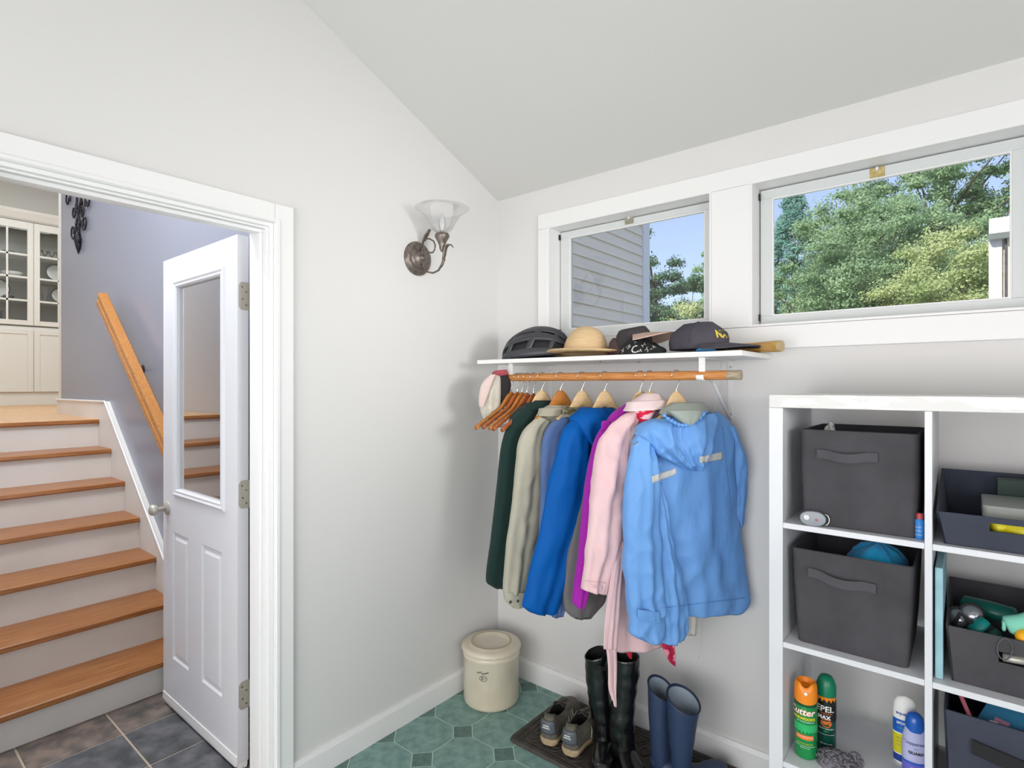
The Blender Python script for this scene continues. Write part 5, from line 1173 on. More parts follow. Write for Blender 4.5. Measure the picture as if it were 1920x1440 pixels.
# blue tube at the right of the top left cube
tu = thing('small_blue_tube', 'small blue tube with a red cap at the right of the top left cube', 'tube', (1.829, -.43, zsf[3]))
G().lathe([(.009, 0), (.010, .004), (.010, .048), (.007, .052)], (1.829, -.43, zsf[3]+.0005), (0, 0, 1), 20, True, True).build('tube_body', M('tube_blue', '2d86d8', .4), tu, smooth=True, autosmooth=50)
G().lathe([(.0075, .052), (.0075, .066), (.003, .068)], (1.829, -.43, zsf[3]+.0005), (0, 0, 1), 20, True, True).build('tube_cap', M('tube_red', 'b8474a', .4), tu, smooth=True, autosmooth=50)
g = G()
for k in range(3): g.tube([(1.829+.0103*math.cos(a_), -.43+.0103*math.sin(a_), zsf[3]+.012+.010*k) for a_ in np.linspace(3.6, 5.2, 6)], .0007, 4)
g.build('tube_print', WH, tu)

# open sided bins of the right column: front lower than back, hand slot in the front
def slotbin(label, x0, x1, y0, y1, z0, hfr, hbk, mat, tb, slot, name='storage_bin', bottom=.014):
    t = thing(name, label, 'storage bin', ((x0+x1)/2, (y0+y1)/2, z0), 'dark storage bins in the shelf unit')
    th = .005; zb = z0+.0008
    def X0_(k): return x0+tb*(1-k)
    def X1_(k): return x1-tb*(1-k)
    # front panel with slot (two verticals + strips), leaning
    sx0, sx1, sz0, sz1 = slot
    def fr(xa, xb, ka, kb):
        za, zb_ = zb+ka*hfr, zb+kb*hfr; ya, yb = y0+bottom*(1-ka), y0+bottom*(1-kb)
        xa0 = xa if xa is not None else X0_(ka); xa1 = xa if xa is not None else X0_(kb)
        xb0 = xb if xb is not None else X1_(ka); xb1 = xb if xb is not None else X1_(kb)
        return [(xa0, ya, za), (xb0, ya, za), (xb1, yb, zb_), (xa1, yb, zb_)], [(xa0, ya+th, za), (xb0, ya+th, za), (xb1, yb+th, zb_), (xa1, yb+th, zb_)]
    g = G(); ka, kb = (sz0-zb)/hfr, (sz1-zb)/hfr
    for q in ((None, None, 0, ka), (None, None, kb, 1), (None, sx0, ka, kb), (sx1, None, ka, kb)):
        a, b = fr(*q); g.rings([a, b])
    g.build('front_panel', mat, t)
    G().add([(X0_(0), y0+bottom, zb), (X0_(0), y1, zb), (x0, y1, zb+hbk), (x0, y0, zb+hfr), (X0_(0)+th, y0+bottom, zb), (X0_(0)+th, y1, zb), (x0+th, y1, zb+hbk), (x0+th, y0, zb+hfr)],
            [(0, 1, 2, 3), (4, 7, 6, 5), (0, 3, 7, 4), (1, 5, 6, 2), (3, 2, 6, 7), (0, 4, 5, 1)]).build('side_panel', mat, t)
    G().add([(X1_(0), y0+bottom, zb), (X1_(0), y1, zb), (x1, y1, zb+hbk), (x1, y0, zb+hfr), (X1_(0)-th, y0+bottom, zb), (X1_(0)-th, y1, zb), (x1-th, y1, zb+hbk), (x1-th, y0, zb+hfr)],
            [(0, 1, 2, 3), (4, 7, 6, 5), (0, 3, 7, 4), (1, 5, 6, 2), (3, 2, 6, 7), (0, 4, 5, 1)]).build('side_panel', mat, t)
    G().box(X0_(0)+th, X1_(0)-th, y0+bottom+th, y1, zb, zb+.004).build('floor_panel', mat, t)
    G().add([(X0_(0), y1, zb), (X1_(0), y1, zb), (x1, y1, zb+hbk), (x0, y1, zb+hbk), (X0_(0), y1+th, zb), (X1_(0), y1+th, zb), (x1, y1+th, zb+hbk), (x0, y1+th, zb+hbk)],
            [(0, 1, 2, 3), (4, 7, 6, 5), (0, 4, 5, 1), (1, 5, 6, 2), (2, 6, 7, 3), (3, 7, 4, 0)]).build('back_panel', mat, t)
    return t
zA = zsf[3]
r1 = slotbin('low navy bin with a hand slot in the top right cube', cB+.007, cB+.325, UY0+.012, UY1-.02, zA, .082, .150, NAVF, .016, (1.968, 2.11, zA+.048, zA+.068))
YEL = M('yellow_vinyl', 'ddd21e', .4, col2='a8a02a', scale=12)
tag(G().tube([(1.975+.12*u, UY0+.055+.010*math.sin(u*9), zA+.052) for u in np.linspace(0, 1, 16)], .020, 12).build('yellow_bundle', YEL, smooth=True), 'yellow rolled item seen through the slot of the top right bin', 'bundle')
tag(G().tube([(1.958+.006*math.cos(q), UY0+.04, zA+.040+.014*math.sin(q)*1.2) for q in np.linspace(0, 6.2, 14)], .0035, 6).build('cable_loop', M('maroon_cable', '6e3340', .5), smooth=True), 'maroon cord loop at the left of the top right bin slot', 'cord')
tag(G().rings([rrect(1.955, 2.16, UY0+.10, UY0+.30, .012, z) for z in (zA+.062, zA+.096)]).build('grey_case', M('grey_case', '9ea39e', .4), bevel=.003), 'flat grey green case lying in the top right bin', 'case')
tag(G().box(1.99, 2.16, UY0+.31, UY0+.35, zA+.03, zA+.14).build('dark_green_folder', M('dark_green_card', '1f3a30', .6), bevel=.002), 'dark green folder at the back of the top right bin', 'folder')
# row 2
zB = zsf[2]
tag(G().box(cB+.004, cB+.021, UY0+.028, UY1-.06, zB+.0005, zB+.285).build('foam_board', M('pale_blue_foam', '9cc6cf', .6, col2='8db6c2', scale=14, bump=.1, bscale=60), bevel=.003), 'pale blue foam board standing left of the bin in the second right cube', 'board')
r2 = slotbin('charcoal bin of balls and gear in the second right cube', cB+.026, cB+.328, UY0+.028, UY1-.02, zB, .142, .175, FEL, .012, (1.985, 2.09, zB+.078, zB+.105))
TEAL = M('teal_plastic', '137a78', .35, col2='0f8c84', scale=10)
DGR = M('dark_green_case', '0f6558', .35)
gc = thing('green_glasses_case', 'long dark green case lying across the back of the gear bin', 'case', (1.995, UY0+.25, zB+.13))
def cyl_c(a, b, r, m, nm, par, n=20, flat=1.0, taper=.75):
    a, b = Vector(a), Vector(b); return G().tube([a, a.lerp(b, .06), a.lerp(b, .5), a.lerp(b, .94), b], [r*taper*.6, r*.92, r, r*.92, r*taper*.6], n, flat=flat).build(nm, m, par, smooth=True)
cyl_c(P_a := ony(UY0+.235, 1802, 1130), ony(UY0+.20, 1908, 1158), .030, DGR, 'case_lid', gc, flat=.8)
cyl_c(P_a-Vector((0, 0, .026)), ony(UY0+.20, 1908, 1158)-Vector((0, 0, .026)), .024, FELD, 'case_base', gc, flat=.7)
gg = thing('swim_goggles', 'silver and black goggles with a teal strap at the left of the gear bin', 'goggles', (1.93, UY0+.1, zB+.1))
for px, py in ((1797, 1157), (1822, 1150)):
    c = ony(UY0+.13, px, py); G().lathe([(.001, .012), (.014, .011), (.022, .004), (.024, -.006)], c, (-.1, -1, .7), 20).build('lens', M('goggle_silver', '9a9ba2', .2, .6), gg, smooth=True)
    G().tube([c+Vector((.024*math.cos(q), .004*math.sin(q)+.006, .022*math.sin(q))) for q in np.linspace(0, 2*PI, 20)], .004, 6).build('lens_rim', FELD, gg, smooth=True)
cyl_c(ony(UY0+.09, 1822, 1185), ony(UY0+.11, 1848, 1162), .020, TEAL, 'teal_strap', gg, flat=.6)
g = G().tube([ony(UY0+.10, x, y) for x, y in ((1788, 1172), (1800, 1150), (1815, 1165), (1834, 1172), (1850, 1182), (1862, 1175))], .005, 6); g.build('black_strap', FELD, gg, smooth=True)
MINT = M('mint_fleece', '7fcbb4', .9, bump=.2, bscale=160)
mt = thing('mint_cloth_roll', 'mint green rolled cloth resting on the rim of the gear bin', 'cloth', (2.0, UY0+.09, zB+.14))
a = ony(UY0+.07, 1886, 1173); b = ony(UY0+.09, 1990, 1155)
G().tube([a, a.lerp(b, .04), a.lerp(b, .3), a.lerp(b, .6), b], [.016, .022, .020, .024, .022], 16).build('cloth_roll', MINT, mt, smooth=True)
G().tube([a+Vector((-.004, -.003, .006*math.sin(q)))+Vector((0, .010*math.cos(q), .004*math.sin(q))) for q in np.linspace(0, 5.5, 14)], .004, 6).build('rolled_edge', MINT, mt, smooth=True)
def ball(px, py, Y, r, m, nm, lb, cat='ball'):
    c = ony(Y, px, py); g = G().lathe([(max(.0005, r*math.sin(q)), -r*math.cos(q)) for q in np.linspace(0, PI, 17)], c, (0, 0, 1), 28); return tag(g.build(nm, m, smooth=True), lb, cat)
ball(1922, 1195, UY0+.055, .019, M('yellow_ball', 'f2ae12', .5), 'yellow_ball', 'bright yellow ball at the right edge of the gear bin')
tag(G().tube([ony(UY0+.026, 1884+14*math.cos(q), 1217+20*math.sin(q)) for q in np.linspace(0, 2*PI, 24)], .0016, 6).build('cord_loop', M('grey_cord', '55555a', .7), smooth=True), 'thin grey cord loop hanging over the front of the gear bin', 'cord')
tag(G().tube([ony(UY0+.045, x, y) for x, y in ((1885, 1222), (1893, 1214), (1900, 1222), (1908, 1216), (1918, 1228))], .003, 6).build('orange_cord', M('orange_cord', 'c05a3c', .6), smooth=True), 'orange cord tangle seen in the slot of the gear bin', 'cord')
tag(G().tube([ony(UY0+.05, x, y) for x, y in ((1880, 1232), (1900, 1236), (1926, 1240))], .010, 8).build('silver_clip', NICKEL, smooth=True), 'silver metal rod seen in the slot of the gear bin', 'tool')
# row 3
zC = zsf[1]
r3 = slotbin('navy bin of odds and ends in the third right cube', cB+.022, cB+.328, UY0+.028, UY1-.02, zC, .278, .300, NAVF, .010, (2.11, 2.115, zC+.2, zC+.205))
g = G(); a = ony(UY0+.026, 1850, 1405); g.prism([(1.935, .19), (2.06, .17), (2.06, .205), (1.935, .225)], 'y', UY0+.022, UY0+.027)
g.v = [v+Vector((0, 0, zC)) for v in g.v]; g.build('label_pocket', FELD, r3)
PNK = M('pink_plastic', 'd8798c', .45); LIL = M('lilac_card', 'c08ac8', .6); BLC = M('blue_card', '2f6f92', .5); CLR = M('clear_grey_plastic', '7d8284', .25)
def stickp(a, b, Ya, Yb, r, m, nm, lb, cat, flat=1): return tag(G().tube([ony(Ya, *a), ony(Yb, *b)], r, 8, flat=flat).build(nm, m), lb, cat)
stickp((1801, 1303), (1822, 1352), UY0+.12, UY0+.05, .0052, PNK, 'pink_pencil', 'pink pencil leaning in the odds and ends bin', 'pencil')
def card(c, w_, h_, yaw, pitch, m, nm, lb, cat='card', th=.003, extra=None):
    Mx = Matrix.Translation(c) @ Matrix.Rotation(yaw, 4, 'Z') @ Matrix.Rotation(pitch, 4, 'X')
    r = thing(nm, lb, cat, c); G().box(-w_/2, w_/2, -th/2, th/2, -h_/2, h_/2).xf(Mx).build('card_body', m, r)
    if extra: G().box(*extra[0]).xf(Mx).build('card_print', extra[1], r)
    return r
card(ony(UY0+.085, 1882, 1345), .085, .08, -.5, -.95, BLC, 'blue_booklet', 'blue booklet with a pale print in the odds and ends bin', 'booklet', extra=((-.012, .018, -.0032, -.0016, -.03, -.010), M('booklet_print', 'b07a96', .6)))
card(ony(UY0+.14, 1925, 1350), .13, .13, -.2, -1.2, LIL, 'lilac_card', 'lilac card lying at the right of the odds and ends bin', 'card', extra=((.01, .05, -.003, -.0016, -.06, -.04), TEAL))
heap('plastic_wrap', 'clear crumpled plastic bag in the odds and ends bin', 'bag', ony(UY0+.10, 1848, 1362)-Vector((0, 0, .05)), .03, .045, .07, CLR, 11, .45)
heap('black_pouch', 'small black pouch at the left of the odds and ends bin', 'pouch', ony(UY0+.12, 1815, 1345)-Vector((0, 0, .05)), .024, .05, .07, FELD, 13, .35)
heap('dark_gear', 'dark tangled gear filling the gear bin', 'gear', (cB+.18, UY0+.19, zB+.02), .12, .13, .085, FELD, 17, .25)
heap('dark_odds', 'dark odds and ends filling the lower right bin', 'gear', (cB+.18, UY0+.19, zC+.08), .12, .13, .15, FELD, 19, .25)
ball(1860, 1190, UY0+.12, .02, M('dark_green_rubber', '1d5a50', .6), 'green_ball', 'dark green rubber ball in the middle of the gear bin')
tag(G().box(*(lambda c: (c.x-.008, c.x+.008, c.y-.006, c.y+.006, c.z-.006, c.z+.006))(ony(UY0+.06, 1863, 1358))).build('white_cube', WH, bevel=.001), 'tiny white block lying in the odds and ends bin', 'block')

# ------------------------------------------------------------------ spray cans, gloves, sunscreen in the third left cube
zS = zsf[1]
def can(c, r, h, label, body, name='spray_can'):
    t = thing(name, label, 'spray can', (c[0], c[1], zS), 'insect spray cans'); c = Vector((c[0], c[1], zS))
    G().lathe([(r*.9, .0008), (r*.97, .003), (r, .008), (r, h*.80), (r*.93, h*.825), (r*.8, h*.84)], c, (0, 0, 1), 40, True, True).build('can_body', body, t, smooth=True, autosmooth=50)
    a = math.atan2(CAM[1]-c.y, CAM[0]-c.x)
    def wrap(dx, dz, k=.0009):
        return lambda x, y: c+Vector(((r+k)*math.cos(a+(x+dx)/r), (r+k)*math.sin(a+(x+dx)/r), dz+y))
    return t, c, a, wrap
def band(t, c, r, z0, z1, m, nm='label_band', k=.0004, fn=None, a0=0, a1=2*PI, n=40):
    if fn is None: return G().lathe([(r+k, z0), (r+k, z1)], c, (0, 0, 1), n).build(nm, m, t, smooth=True)
    vs, fs = [], []
    for i in range(n+1):
        a_ = a0+(a1-a0)*i/n
        z_lo, z_hi = fn(a_)
        for z in (z_lo, z_hi): vs.append(c+Vector(((r+k)*math.cos(a_), (r+k)*math.sin(a_), z)))
    fs = [(2*i, 2*i+2, 2*i+3, 2*i+1) for i in range(n)]
    return G().add(vs, fs).build(nm, m, t, smooth=True)
GRN = M('can_green', '0f8f4a', .25, .2, coat=.4); GRD = M('can_dark_green', '0e4a3c', .25, .2, coat=.4); ORC = M('orange_cap', 'f08a1c', .35); GCP = M('green_cap', '0b7a58', .35)
DKG = M('label_dark_green', '0a4f30', .3); BLK = M('label_black', '171b1c', .35); YLW = M('label_yellow', 'd9d21f', .4); ORB = M('label_orange', 'ee7a2e', .4); WHT = M('label_white', 'f4f4f0', .4); LGR = M('label_leaf_green', '2fb56a', .3)
r = .0305; h = .222
t_, c, a, wp = can((1.551, -.392), r, h, 'green insect spray can with a bright orange cap, left of the pair', GRN)
g = G().lathe([(r+.0008, h*.77), (r+.001, h*.80), (r+.0005, h*.92), (r-.002, h*.985), (r-.006, h), (r-.010, h*.985), (r-.012, h*.93), (.001, h*.93)], c, (0, 0, 1), 48, False, True)
for v in g.v:
    dz = v.z-c.z; an = math.atan2(v.y-c.y, v.x-c.x)-a
    if dz > h*.9 and math.cos(an) > .82: v.z -= .012*(math.cos(an)-.82)/.18
    if dz < h*.79: v.z -= .008*math.cos(an)
cp = g.build('cap', ORC, t_, smooth=True, autosmooth=60)
G().lathe([(.0045, 0), (.0045, .003), (.001, .0035)], wp(0, h*.885, .0005)(0, 0), (math.cos(a), math.sin(a), 0), 12, False, True).build('nozzle', WHT, cp)
band(t_, c, r, h*.70, h*.775, DKG)
band(t_, c, r, 0, 0, LGR, 'forest_print', fn=lambda q: (h*.34+.010*abs(math.sin(q*9)), h*.47), k=.0005)
band(t_, c, r, 0, 0, ORB, 'flash_print', fn=lambda q: (h*.27, h*.33), k=.0007, a0=a-.9, a1=a+.7)
text_on('Cutter', .027, wp(-.013, h*.63, .0012), bold=.0012, shear=.2).build('lettering', ORB, t_)
text_on('Cutter', .027, wp(-.0135, h*.632, .0018), bold=.0004, shear=.2).build('lettering', WHT, t_)
text_on('BACKWOODS', .0105, wp(-.008, h*.545, .0012), bold=.0006).build('lettering', YLW, t_)
text_on('DRY INSECT REPELLENT', .0045, wp(0, h*.505, .0012)).build('lettering', WHT, t_)
text_on('REPELS MOSQUITOES', .0048, wp(-.002, h*.305, .0014)).build('lettering', WHT, t_)
text_on('BACKWOODS DRY', .0052, wp(-.002, h*.215, .0012)).build('lettering', YLW, t_)
text_on('KEEP OUT OF REACH OF CHILDREN', .0035, wp(-.002, h*.185, .0012)).build('lettering', WHT, t_)
text_on('NET WT 4 OZ', .004, wp(-.002, h*.16, .0012)).build('lettering', WHT, t_)
r = .0265; h = .215
t_, c, a, wp = can((1.592, -.318), r, h, 'dark green insect spray can with a green cap, right of the pair', GRD)
g = G().lathe([(r+.0006, h*.77), (r+.0008, h*.90), (r-.004, h*.97), (r-.010, h*1.02), (r*.3, h*1.035), (.001, h*1.035)], c, (0, 0, 1), 40)
g.build('cap', GCP, t_, smooth=True, autosmooth=60)
band(t_, c, r, h*.70, h*.765, ORC, k=.0004)
band(t_, c, r, 0, 0, BLK, 'treeline_print', fn=lambda q: (h*.44, h*.69+.012*abs(math.sin(q*7))*(.5+.5*abs(math.sin(q*23)))), k=.0007, n=160)
text_on('REPEL', .0245, wp(-.011, h*.60, .0012), bold=.0004).build('lettering', WHT, t_)
text_on('SPORTSMEN', .006, wp(0, h*.54, .0012)).build('lettering', ORB, t_)
text_on('MAX', .016, wp(-.006, h*.485, .0012), bold=.0006).build('lettering', WHT, t_)
g = G().tube([wp(.012*math.cos(q)*1.1, h*.41+.011*math.sin(q), .0015)(0, 0) for q in np.linspace(0, 2*PI, 24)], .0012, 5); g.build('ring_print', ORB, t_)
text_on('40%', .013, wp(0, h*.41, .0012), bold=.0008).build('lettering', ORB, t_)
text_on('INSECT REPELLENT', .005, wp(0, h*.33, .0012)).build('lettering', WHT, t_)
text_on('DEET', .0055, wp(0, h*.295, .0012)).build('lettering', LGR, t_)
text_on('KEEP OUT OF REACH OF CHILDREN', .003, wp(0, h*.25, .0012)).build('lettering', WHT, t_)
text_on('NET WT 6.5 OZ', .0045, wp(0, h*.12, .0012)).build('lettering', WHT, t_)
# knitted grey heap: chunky loops
KN = M('grey_knit', '7b7980', .95, col2='68666d', scale=40, bump=.4, bscale=200)
kt = thing('grey_knit_glove', 'chunky grey knitted glove lying in front of the spray cans', 'glove', (1.63, -.40, zS))
rk = random.Random(4)
for (cx, cy, hx2, hy2, hh) in ((1.628, -.385, .052, .045, .030),):
    rs = []
    heap('glove_body', None, None, (cx, cy, zS+.001), hx2, hy2, hh, KN, 2, .15, par=kt)
heap('glove_thumb', None, None, (1.672, -.352, zS+.001), .020, .016, .026, KN, 9, .2, par=kt)
g = G()
for k in range(130):
    a_ = rk.random()*2*PI; q = math.sqrt(rk.random()); x = 1.628+.052*q*math.cos(a_); y = -.385+.045*q*math.sin(a_)
    if k > 105: x = 1.672+.019*q*math.cos(a_); y = -.352+.015*q*math.sin(a_)
    z = zS+.006+.027*math.sqrt(max(.02, 1-q*q)); d = rk.random()*PI; u = Vector((math.cos(d), math.sin(d), rk.uniform(-.3, .3)))*.0055
    p_ = Vector((x, y, z)); g.tube([p_-u+Vector((0, 0, -.004)), p_-u*.5, p_+u*.5, p_+u+Vector((0, 0, -.004))], [.002, .0038, .0038, .002], 6)
o = g.build('knit_stitches', KN, kt, smooth=True); o['kind'] = 'stuff'
# sunscreen bottles
BLU = M('bottle_blue', '1c62c4', .3, coat=.3); LAV = M('bottle_lavender', 'c3c6ee', .3, coat=.3); PUR = M('label_violet', '6d6bd0', .35); NVB = M('label_navy', '1b3f9a', .35)
def ell(c, a, pts, nm, m, par, n=36, cap=True):
    """flattened bottle: rows (half width, half depth, z)"""
    U_ = Vector((-math.sin(a), math.cos(a), 0)); V_ = Vector((math.cos(a), math.sin(a), 0))
    return G().rings([[Vector((c[0], c[1], zS+z))+U_*(w_*math.cos(q))+V_*(d_*math.sin(q)) for q in [2*PI*i/n for i in range(n)]] for w_, d_, z in pts], cap, cap).build(nm, m, par, smooth=True, autosmooth=50)
def onb(c, a, w_, d_, dx, z, k=.0015):
    U_ = Vector((-math.sin(a), math.cos(a), 0)); V_ = Vector((math.cos(a), math.sin(a), 0))
    def f(x, y):
        q = math.asin(max(-1, min(1, (x+dx)/w_))); return Vector((c[0], c[1], zS+z+y))+U_*(w_*math.sin(q))+V_*(d_*math.cos(q)+k)
    return f
c = onz(zS, 1713, 1456); c = (c.x+.002, c.y+.01); a = math.atan2(CAM[1]-c[1], CAM[0]-c[0])+.15
t_ = thing('sunscreen_spray', 'lavender sunscreen spray bottle with a domed blue cap', 'bottle', (c[0], c[1], zS), 'sunscreen bottles')
ell(c, a, [(.025, .017, .0008), (.029, .021, .006), (.030, .022, .05), (.030, .022, .085), (.028, .021, .115), (.022, .019, .138)], 'bottle_body', LAV, t_)
ell(c, a, [(.0295, .0215, .010), (.0304, .0224, .035), (.0304, .0224, .040)], 'violet_band', PUR, t_, cap=False)
ell(c, a, [(.0303, .0223, .040), (.0304, .0224, .046)], 'blue_band', BLU, t_, cap=False)
ell(c, a, [(.0225, .0205, .128), (.0228, .021, .150), (.020, .019, .166), (.013, .012, .175), (.002, .002, .178)], 'cap', BLU, t_)
text_on('Coppertone', .0118, onb(c, a, .0285, .0212, 0, .098), bold=.0002).build('lettering', M('label_grey_blue', '4b5a8c', .4), t_)
text_on('SPORT', .004, onb(c, a, .0295, .0215, 0, .084)).build('lettering', NVB, t_)
text_on('GUARD', .0105, onb(c, a, .030, .022, 0, .072), bold=.0004).build('lettering', M('label_black2', '23242c', .4), t_)
text_on('70', .012, onb(c, a, .0304, .0224, .010, .028), bold=.0006).build('lettering', WHT, t_)
text_on('SPF', .005, onb(c, a, .0304, .0224, -.010, .030)).build('lettering', WHT, t_)
c2 = onz(zS, 1700, 1440); c2 = (c2.x-.006, c2.y+.022); a2 = math.atan2(CAM[1]-c2[1], CAM[0]-c2[0])+.1
t_ = thing('sunscreen_tube', 'white, blue and yellow sunscreen bottle standing behind the lavender one', 'bottle', (c2[0], c2[1], zS), 'sunscreen bottles')
ell(c2, a2, [(.022, .014, .0008), (.0275, .018, .008), (.029, .019, .06), (.029, .018, .11), (.029, .016, .15), (.027, .012, .175), (.020, .008, .190), (.008, .004, .196)], 'bottle_body', WHT, t_)
ell(c2, a2, [(.028, .0185, .010), (.0285, .0188, .030)], 'navy_band', NVB, t_, cap=False)
ell(c2, a2, [(.0287, .019, .034), (.0293, .0194, .090)], 'yellow_band', YLW, t_, cap=False)
ell(c2, a2, [(.0293, .0193, .094), (.0294, .0184, .132)], 'blue_band', BLU, t_, cap=False)
text_on('equate', .0125, onb(c2, a2, .0285, .016, -.006, .150), bold=.0002).build('lettering', NVB, t_)
text_on('SPORT', .009, onb(c2, a2, .029, .018, -.008, .122), bold=.0003).build('lettering', WHT, t_)
text_on('SUNSCREEN', .0055, onb(c2, a2, .029, .018, -.006, .108)).build('lettering', M('label_cyan', '58c0d8', .4), t_)
for k in range(3): text_on('BROAD SPECTRUM', .0036, onb(c2, a2, .029, .019, -.006, .078-.010*k)).build('lettering', NVB, t_)
oo = onb(c2, a2, .029, .018, .014, .140)
G().tube([oo(.006*math.cos(q), .006*math.sin(q)) for q in np.linspace(0, 2*PI, 18)], .0012, 5).build('seal_ring', LGR, t_)

# ------------------------------------------------------------------ OUTSIDE
tag(box(-60, 80, 0.3, 120, -.9, -.6).build('ground', M('lawn', '6f8a4b', .95, col2='5c7840', scale=2, bump=.5, bscale=30)), 'green lawn behind the house', None, None, 'structure')
SID = M('mauve_siding', 'ede0d9', .7, col2='e6d9d2', scale=6, stretch=(6, .4, 8))
XW, YW1 = -.66, 3.13
hw = thing('house_wing', 'neighbouring wing of the house clad in pale grey clapboards', 'house', (XW-.4, 2.0, -.6))
G().box(XW-2.5, XW-.02, .25, YW1-.02, -.6, 4.6).build('wing_wall', M('sheathing', '9a9598', .8), hw)
me = None
for k in range(50):
    z = -.55+k*.1016
    if me is None:
        o = G().prism([(XW-.019, z), (XW+.012, z), (XW+.012, z+.006), (XW-.004, z+.1085), (XW-.019, z+.1085)], 'y', .26, YW1-.118).build('clapboard', SID, hw); me = o.data
        z00 = z
    else:
        o = bpy.data.objects.new('clapboard', me); COL.objects.link(o); o.parent = hw; o.location = (0, 0, z-z00)
G().box(XW-.02, XW+.022, YW1-.118, YW1+.022, -.6, 4.6).build('corner_board', M('corner_paint', 'e2e1ec', .6), hw)
G().box(XW-2.5, XW-.02, YW1-.02, YW1, -.6, 4.6).build('end_wall', SID, hw)
# garden shed at the right with a white gutter
SHD = M('tan_wood', 'cfc0aa', .7, col2='b9a88e', scale=5, stretch=(1, 1, 5)); ROOFS = M('dark_shingle', '57565c', .9, col2='43434a', scale=30)
y_s = 3.6; q = ony(y_s, 1857, 420); xs_ = q.x; zt_ = ony(y_s, 1875, 444).z; zr = ony(y_s, 1875, 414).z
sh = thing('garden_shed', 'outbuilding corner with a white gutter and dark roof outside the large window', 'shed', (xs_+1, y_s+1, -.6))
G().box(xs_+.0, xs_+3, y_s+.02, y_s+.5, -.6, zt_+.02).build('shed_wall', SHD, sh)
G().box(xs_-.01, xs_+.07, y_s, y_s+.02, -.6, zt_+.02).build('corner_board', M('corner_paint2', 'd6d3da', .6), sh)
G().box(xs_+.10, xs_+.14, y_s+.005, y_s+.02, -.6, zt_).build('shed_trim', M('corner_paint3', 'e6dcc8', .6), sh)
G().prism([(y_s+.02, zt_-.02), (y_s-.05, zt_-.02), (y_s-.09, zt_+.015), (y_s-.12, zr-.01), (y_s-.12, zr), (y_s+.02, zr)], 'x', xs_-.01, xs_+3.1).build('gutter', M('gutter_white', 'eeeeee', .4), sh)
G().prism([(y_s-.10, zr+.005), (y_s+.6, zr+.12), (y_s+.6, zr-.01), (y_s-.10, zr-.01)], 'x', xs_+.0, xs_+3.1).build('roof', ROOFS, sh)
G().box(xs_+.085, xs_+.1, y_s-.01, y_s+.0, -.6, zt_).build('downpipe_edge', ROOFS, sh)
G().tube([(xs_+.25, y_s-.01, .5), (xs_+.22, y_s-.012, 1.6), (xs_+.27, y_s-.012, 2.1), (xs_+.2, y_s-.01, zt_)], .006, 5).build('cable', ROOFS, sh)

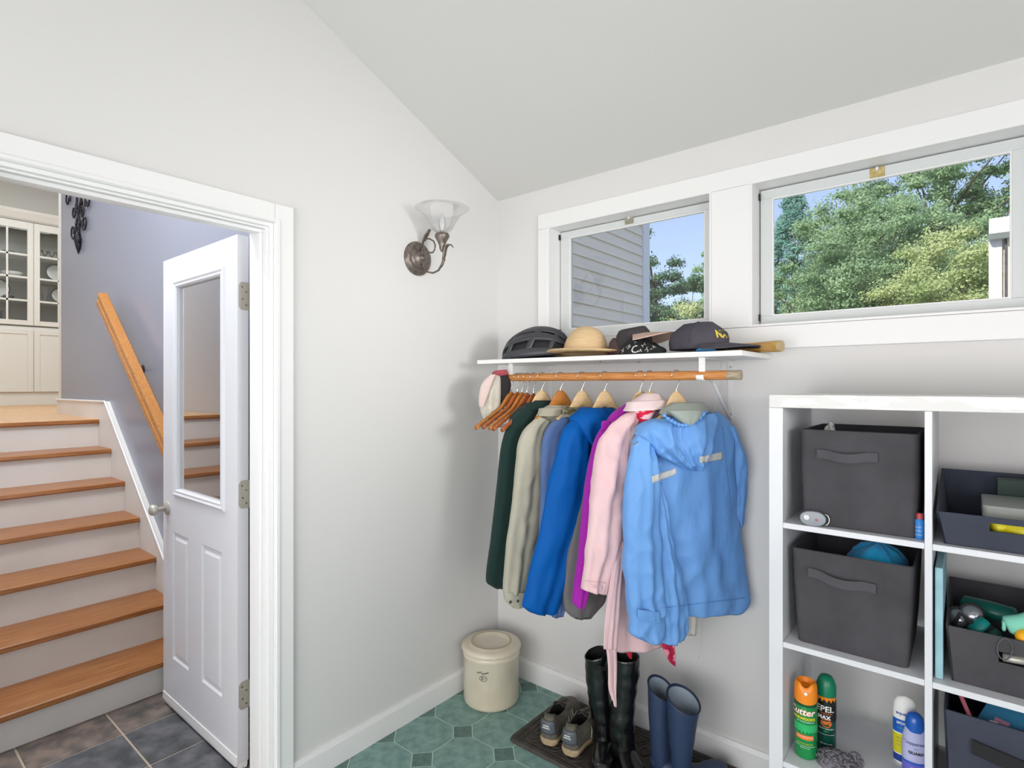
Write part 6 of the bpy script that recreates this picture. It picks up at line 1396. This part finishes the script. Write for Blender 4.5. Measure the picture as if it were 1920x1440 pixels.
# trees: clustered leaf crowns
def leafmat(nm, a, b, tr=.45):
    return M(nm, a, .6, col2=b, scale=.9, detail=6, ramp=(.3, .7), trans=tr, spec=.25)
BARK = M('bark', '6a5d50', .9, col2='54483d', scale=8, bump=.5, bscale=12)
def tree(name, label, base, H_, rx, ry, cz, rz, nclump, nleaf, leaf, mat, seed, clr=.26, cat='tree', trunk=True, squash=1.0, conic=False, needle=False):
    rg = np.random.default_rng(seed)
    t = thing(name, label, cat, base, 'trees and bushes seen through the windows'); b = np.array(base)
    d = rg.normal(size=(nclump, 3)); d /= np.linalg.norm(d, axis=1)[:, None]; rad = rg.uniform(.05, .97, (nclump, 1))**.5
    cl = d*rad*np.array([rx, ry, rz]); 
    if conic:
        hgt_ = rg.uniform(0, 1, nclump)**.8; an = rg.uniform(0, 2*PI, nclump); rr3 = (1-hgt_)*.95+.04; cl = np.stack([np.cos(an)*rr3*rx, np.sin(an)*rr3*ry, (hgt_*2-1)*rz], 1)
    cl += b+np.array([0, 0, cz]); cr2 = rg.uniform(.7, 1.3, nclump)*clr*min(rx, rz)
    k = rg.integers(0, nclump, nleaf); v = rg.normal(size=(nleaf, 3)); v /= np.linalg.norm(v, axis=1)[:, None]
    v[:, 2] = np.where(v[:, 2] < -.3, -v[:, 2]*.4, v[:, 2])
    pos = cl[k]+v*(cr2[k]*rg.uniform(.3, 1.12, nleaf)*(1+.22*np.sin(v[:, 0]*5+k)*np.sin(v[:, 1]*6+k*2)*np.sin(v[:, 2]*6+k*3)))[:, None]*np.array([1, 1, .95*squash])
    nrm = v+rg.normal(size=(nleaf, 3))*.55+np.array([0, 0, .25]); nrm /= np.linalg.norm(nrm, axis=1)[:, None]
    a = np.cross(nrm, rg.normal(size=(nleaf, 3))); a /= np.linalg.norm(a, axis=1)[:, None]; c_ = np.cross(nrm, a)
    s_ = leaf*rg.uniform(.6, 1.3, nleaf)[:, None]; wd = .16 if needle else .62
    P4 = np.stack([pos-a*s_, pos+c_*s_*wd, pos+a*s_, pos-c_*s_*wd], 1).reshape(-1, 3)-b
    me = bpy.data.meshes.new('foliage'); me.vertices.add(len(P4)); me.vertices.foreach_set('co', P4.ravel())
    me.loops.add(len(P4)); me.loops.foreach_set('vertex_index', np.arange(len(P4), dtype=np.int32)); me.polygons.add(nleaf)
    me.polygons.foreach_set('loop_start', np.arange(0, nleaf*4, 4, dtype=np.int32)); me.polygons.foreach_set('loop_total', np.full(nleaf, 4, dtype=np.int32)); me.update(calc_edges=True)
    me.materials.append(mat); o = bpy.data.objects.new('foliage', me); COL.objects.link(o); o.parent = t; o['kind'] = 'stuff'; ORG[o.name] = Vector(base)
    if trunk:
        bb = Vector(base); top = bb+Vector((0, 0, cz+rz*.4)); g = G().tube([bb, bb.lerp(top, .4)+Vector((.1, 0, 0)), top], [H_*.015, H_*.010, H_*.004], 8)
        for q in range(14):
            e = Vector(cl[(q*3) % nclump]); s0 = bb.lerp(top, .35+.6*(q/14)); g.tube([s0, s0.lerp(e, .5)+Vector((0, 0, .2)), e], [H_*.004, H_*.003, H_*.0012], 5)
        g.build('trunk', BARK, t, smooth=True)
    return t
GRA = leafmat('maple_leaves', '82a079', 'adc49b'); GRB = leafmat('sunny_leaves', '9db076', 'ccd3a0'); GRC = leafmat('pine_needles', '5b8a80', '86ad9f', .2); GRD_ = leafmat('dark_leaves', '486850', '6c8e68', .3); GRE = leafmat('yellow_leaves', 'a7b87a', 'd3d7a6')
def dirp(px, Y): v = ony(Y, px, 700); return v.x
tree('maple_tree', 'large round maple tree filling the middle of the large window', (dirp(1618, 17), 17, -.6), 12, 2.4, 2.3, 4.8, 3.1, 260, 135000, .04, GRA, 1, clr=.18)
tree('sunlit_tree', 'yellow green sunlit tree at the right of the large window', (dirp(1800, 14.5), 14.5, -.6), 11, 1.9, 1.6, 3.5, 2.3, 150, 85000, .034, GRB, 2, clr=.2)
tree('tall_tree', 'tall loose tree rising above the sunlit tree at the upper right', (dirp(1775, 26), 26, -.6), 14, 4.9, 2.6, 9.0, 3.9, 260, 80000, .06, GRA, 3, clr=.115)
tree('pine_tree', 'blue green pine tree at the left of the large window', (dirp(1488, 23), 23, -.6), 12, 2.2, 2.0, 5.8, 4.1, 190, 46000, .10, GRC, 4, clr=.14, conic=True, needle=True)
tree('green_bush', 'light green bush at the lower left of the large window', (dirp(1478, 10), 10, -.6), 3, 1.1, 1.0, 2.1, 1.35, 60, 26000, .026, GRE, 5, clr=.28)
tree('distant_tree', 'distant green tree row behind the maple', (dirp(1745, 33), 33, -.6), 9, 9.5, 3, 5.3, 4.5, 240, 80000, .09, GRA, 6, clr=.24)
tree('dark_tree', 'dark leafy tree beside the clapboard corner in the small window', (dirp(1228, 13), 13, -.6), 9, 1.05, 1.0, 4.3, 2.6, 80, 36000, .036, GRD_, 7, clr=.24)
tree('small_tree', 'small dark tree behind the bushes in the small window', (dirp(1288, 16.5), 16.5, -.6), 7, 1.1, 1.0, 4.1, 1.9, 60, 24000, .04, GRD_, 8, clr=.25)
tree('yellow_bush', 'pale yellow green bush low in the small window', (dirp(1300, 9.5), 9.5, -.6), 3, .75, .7, 2.4, 1.5, 50, 24000, .024, GRE, 9, clr=.3)
tree('edge_tree', 'green tree at the right edge of the small window', (dirp(1345, 20), 20, -.6), 10, .9, 1.2, 5.4, 2.6, 60, 20000, .045, GRA, 10, clr=.25)
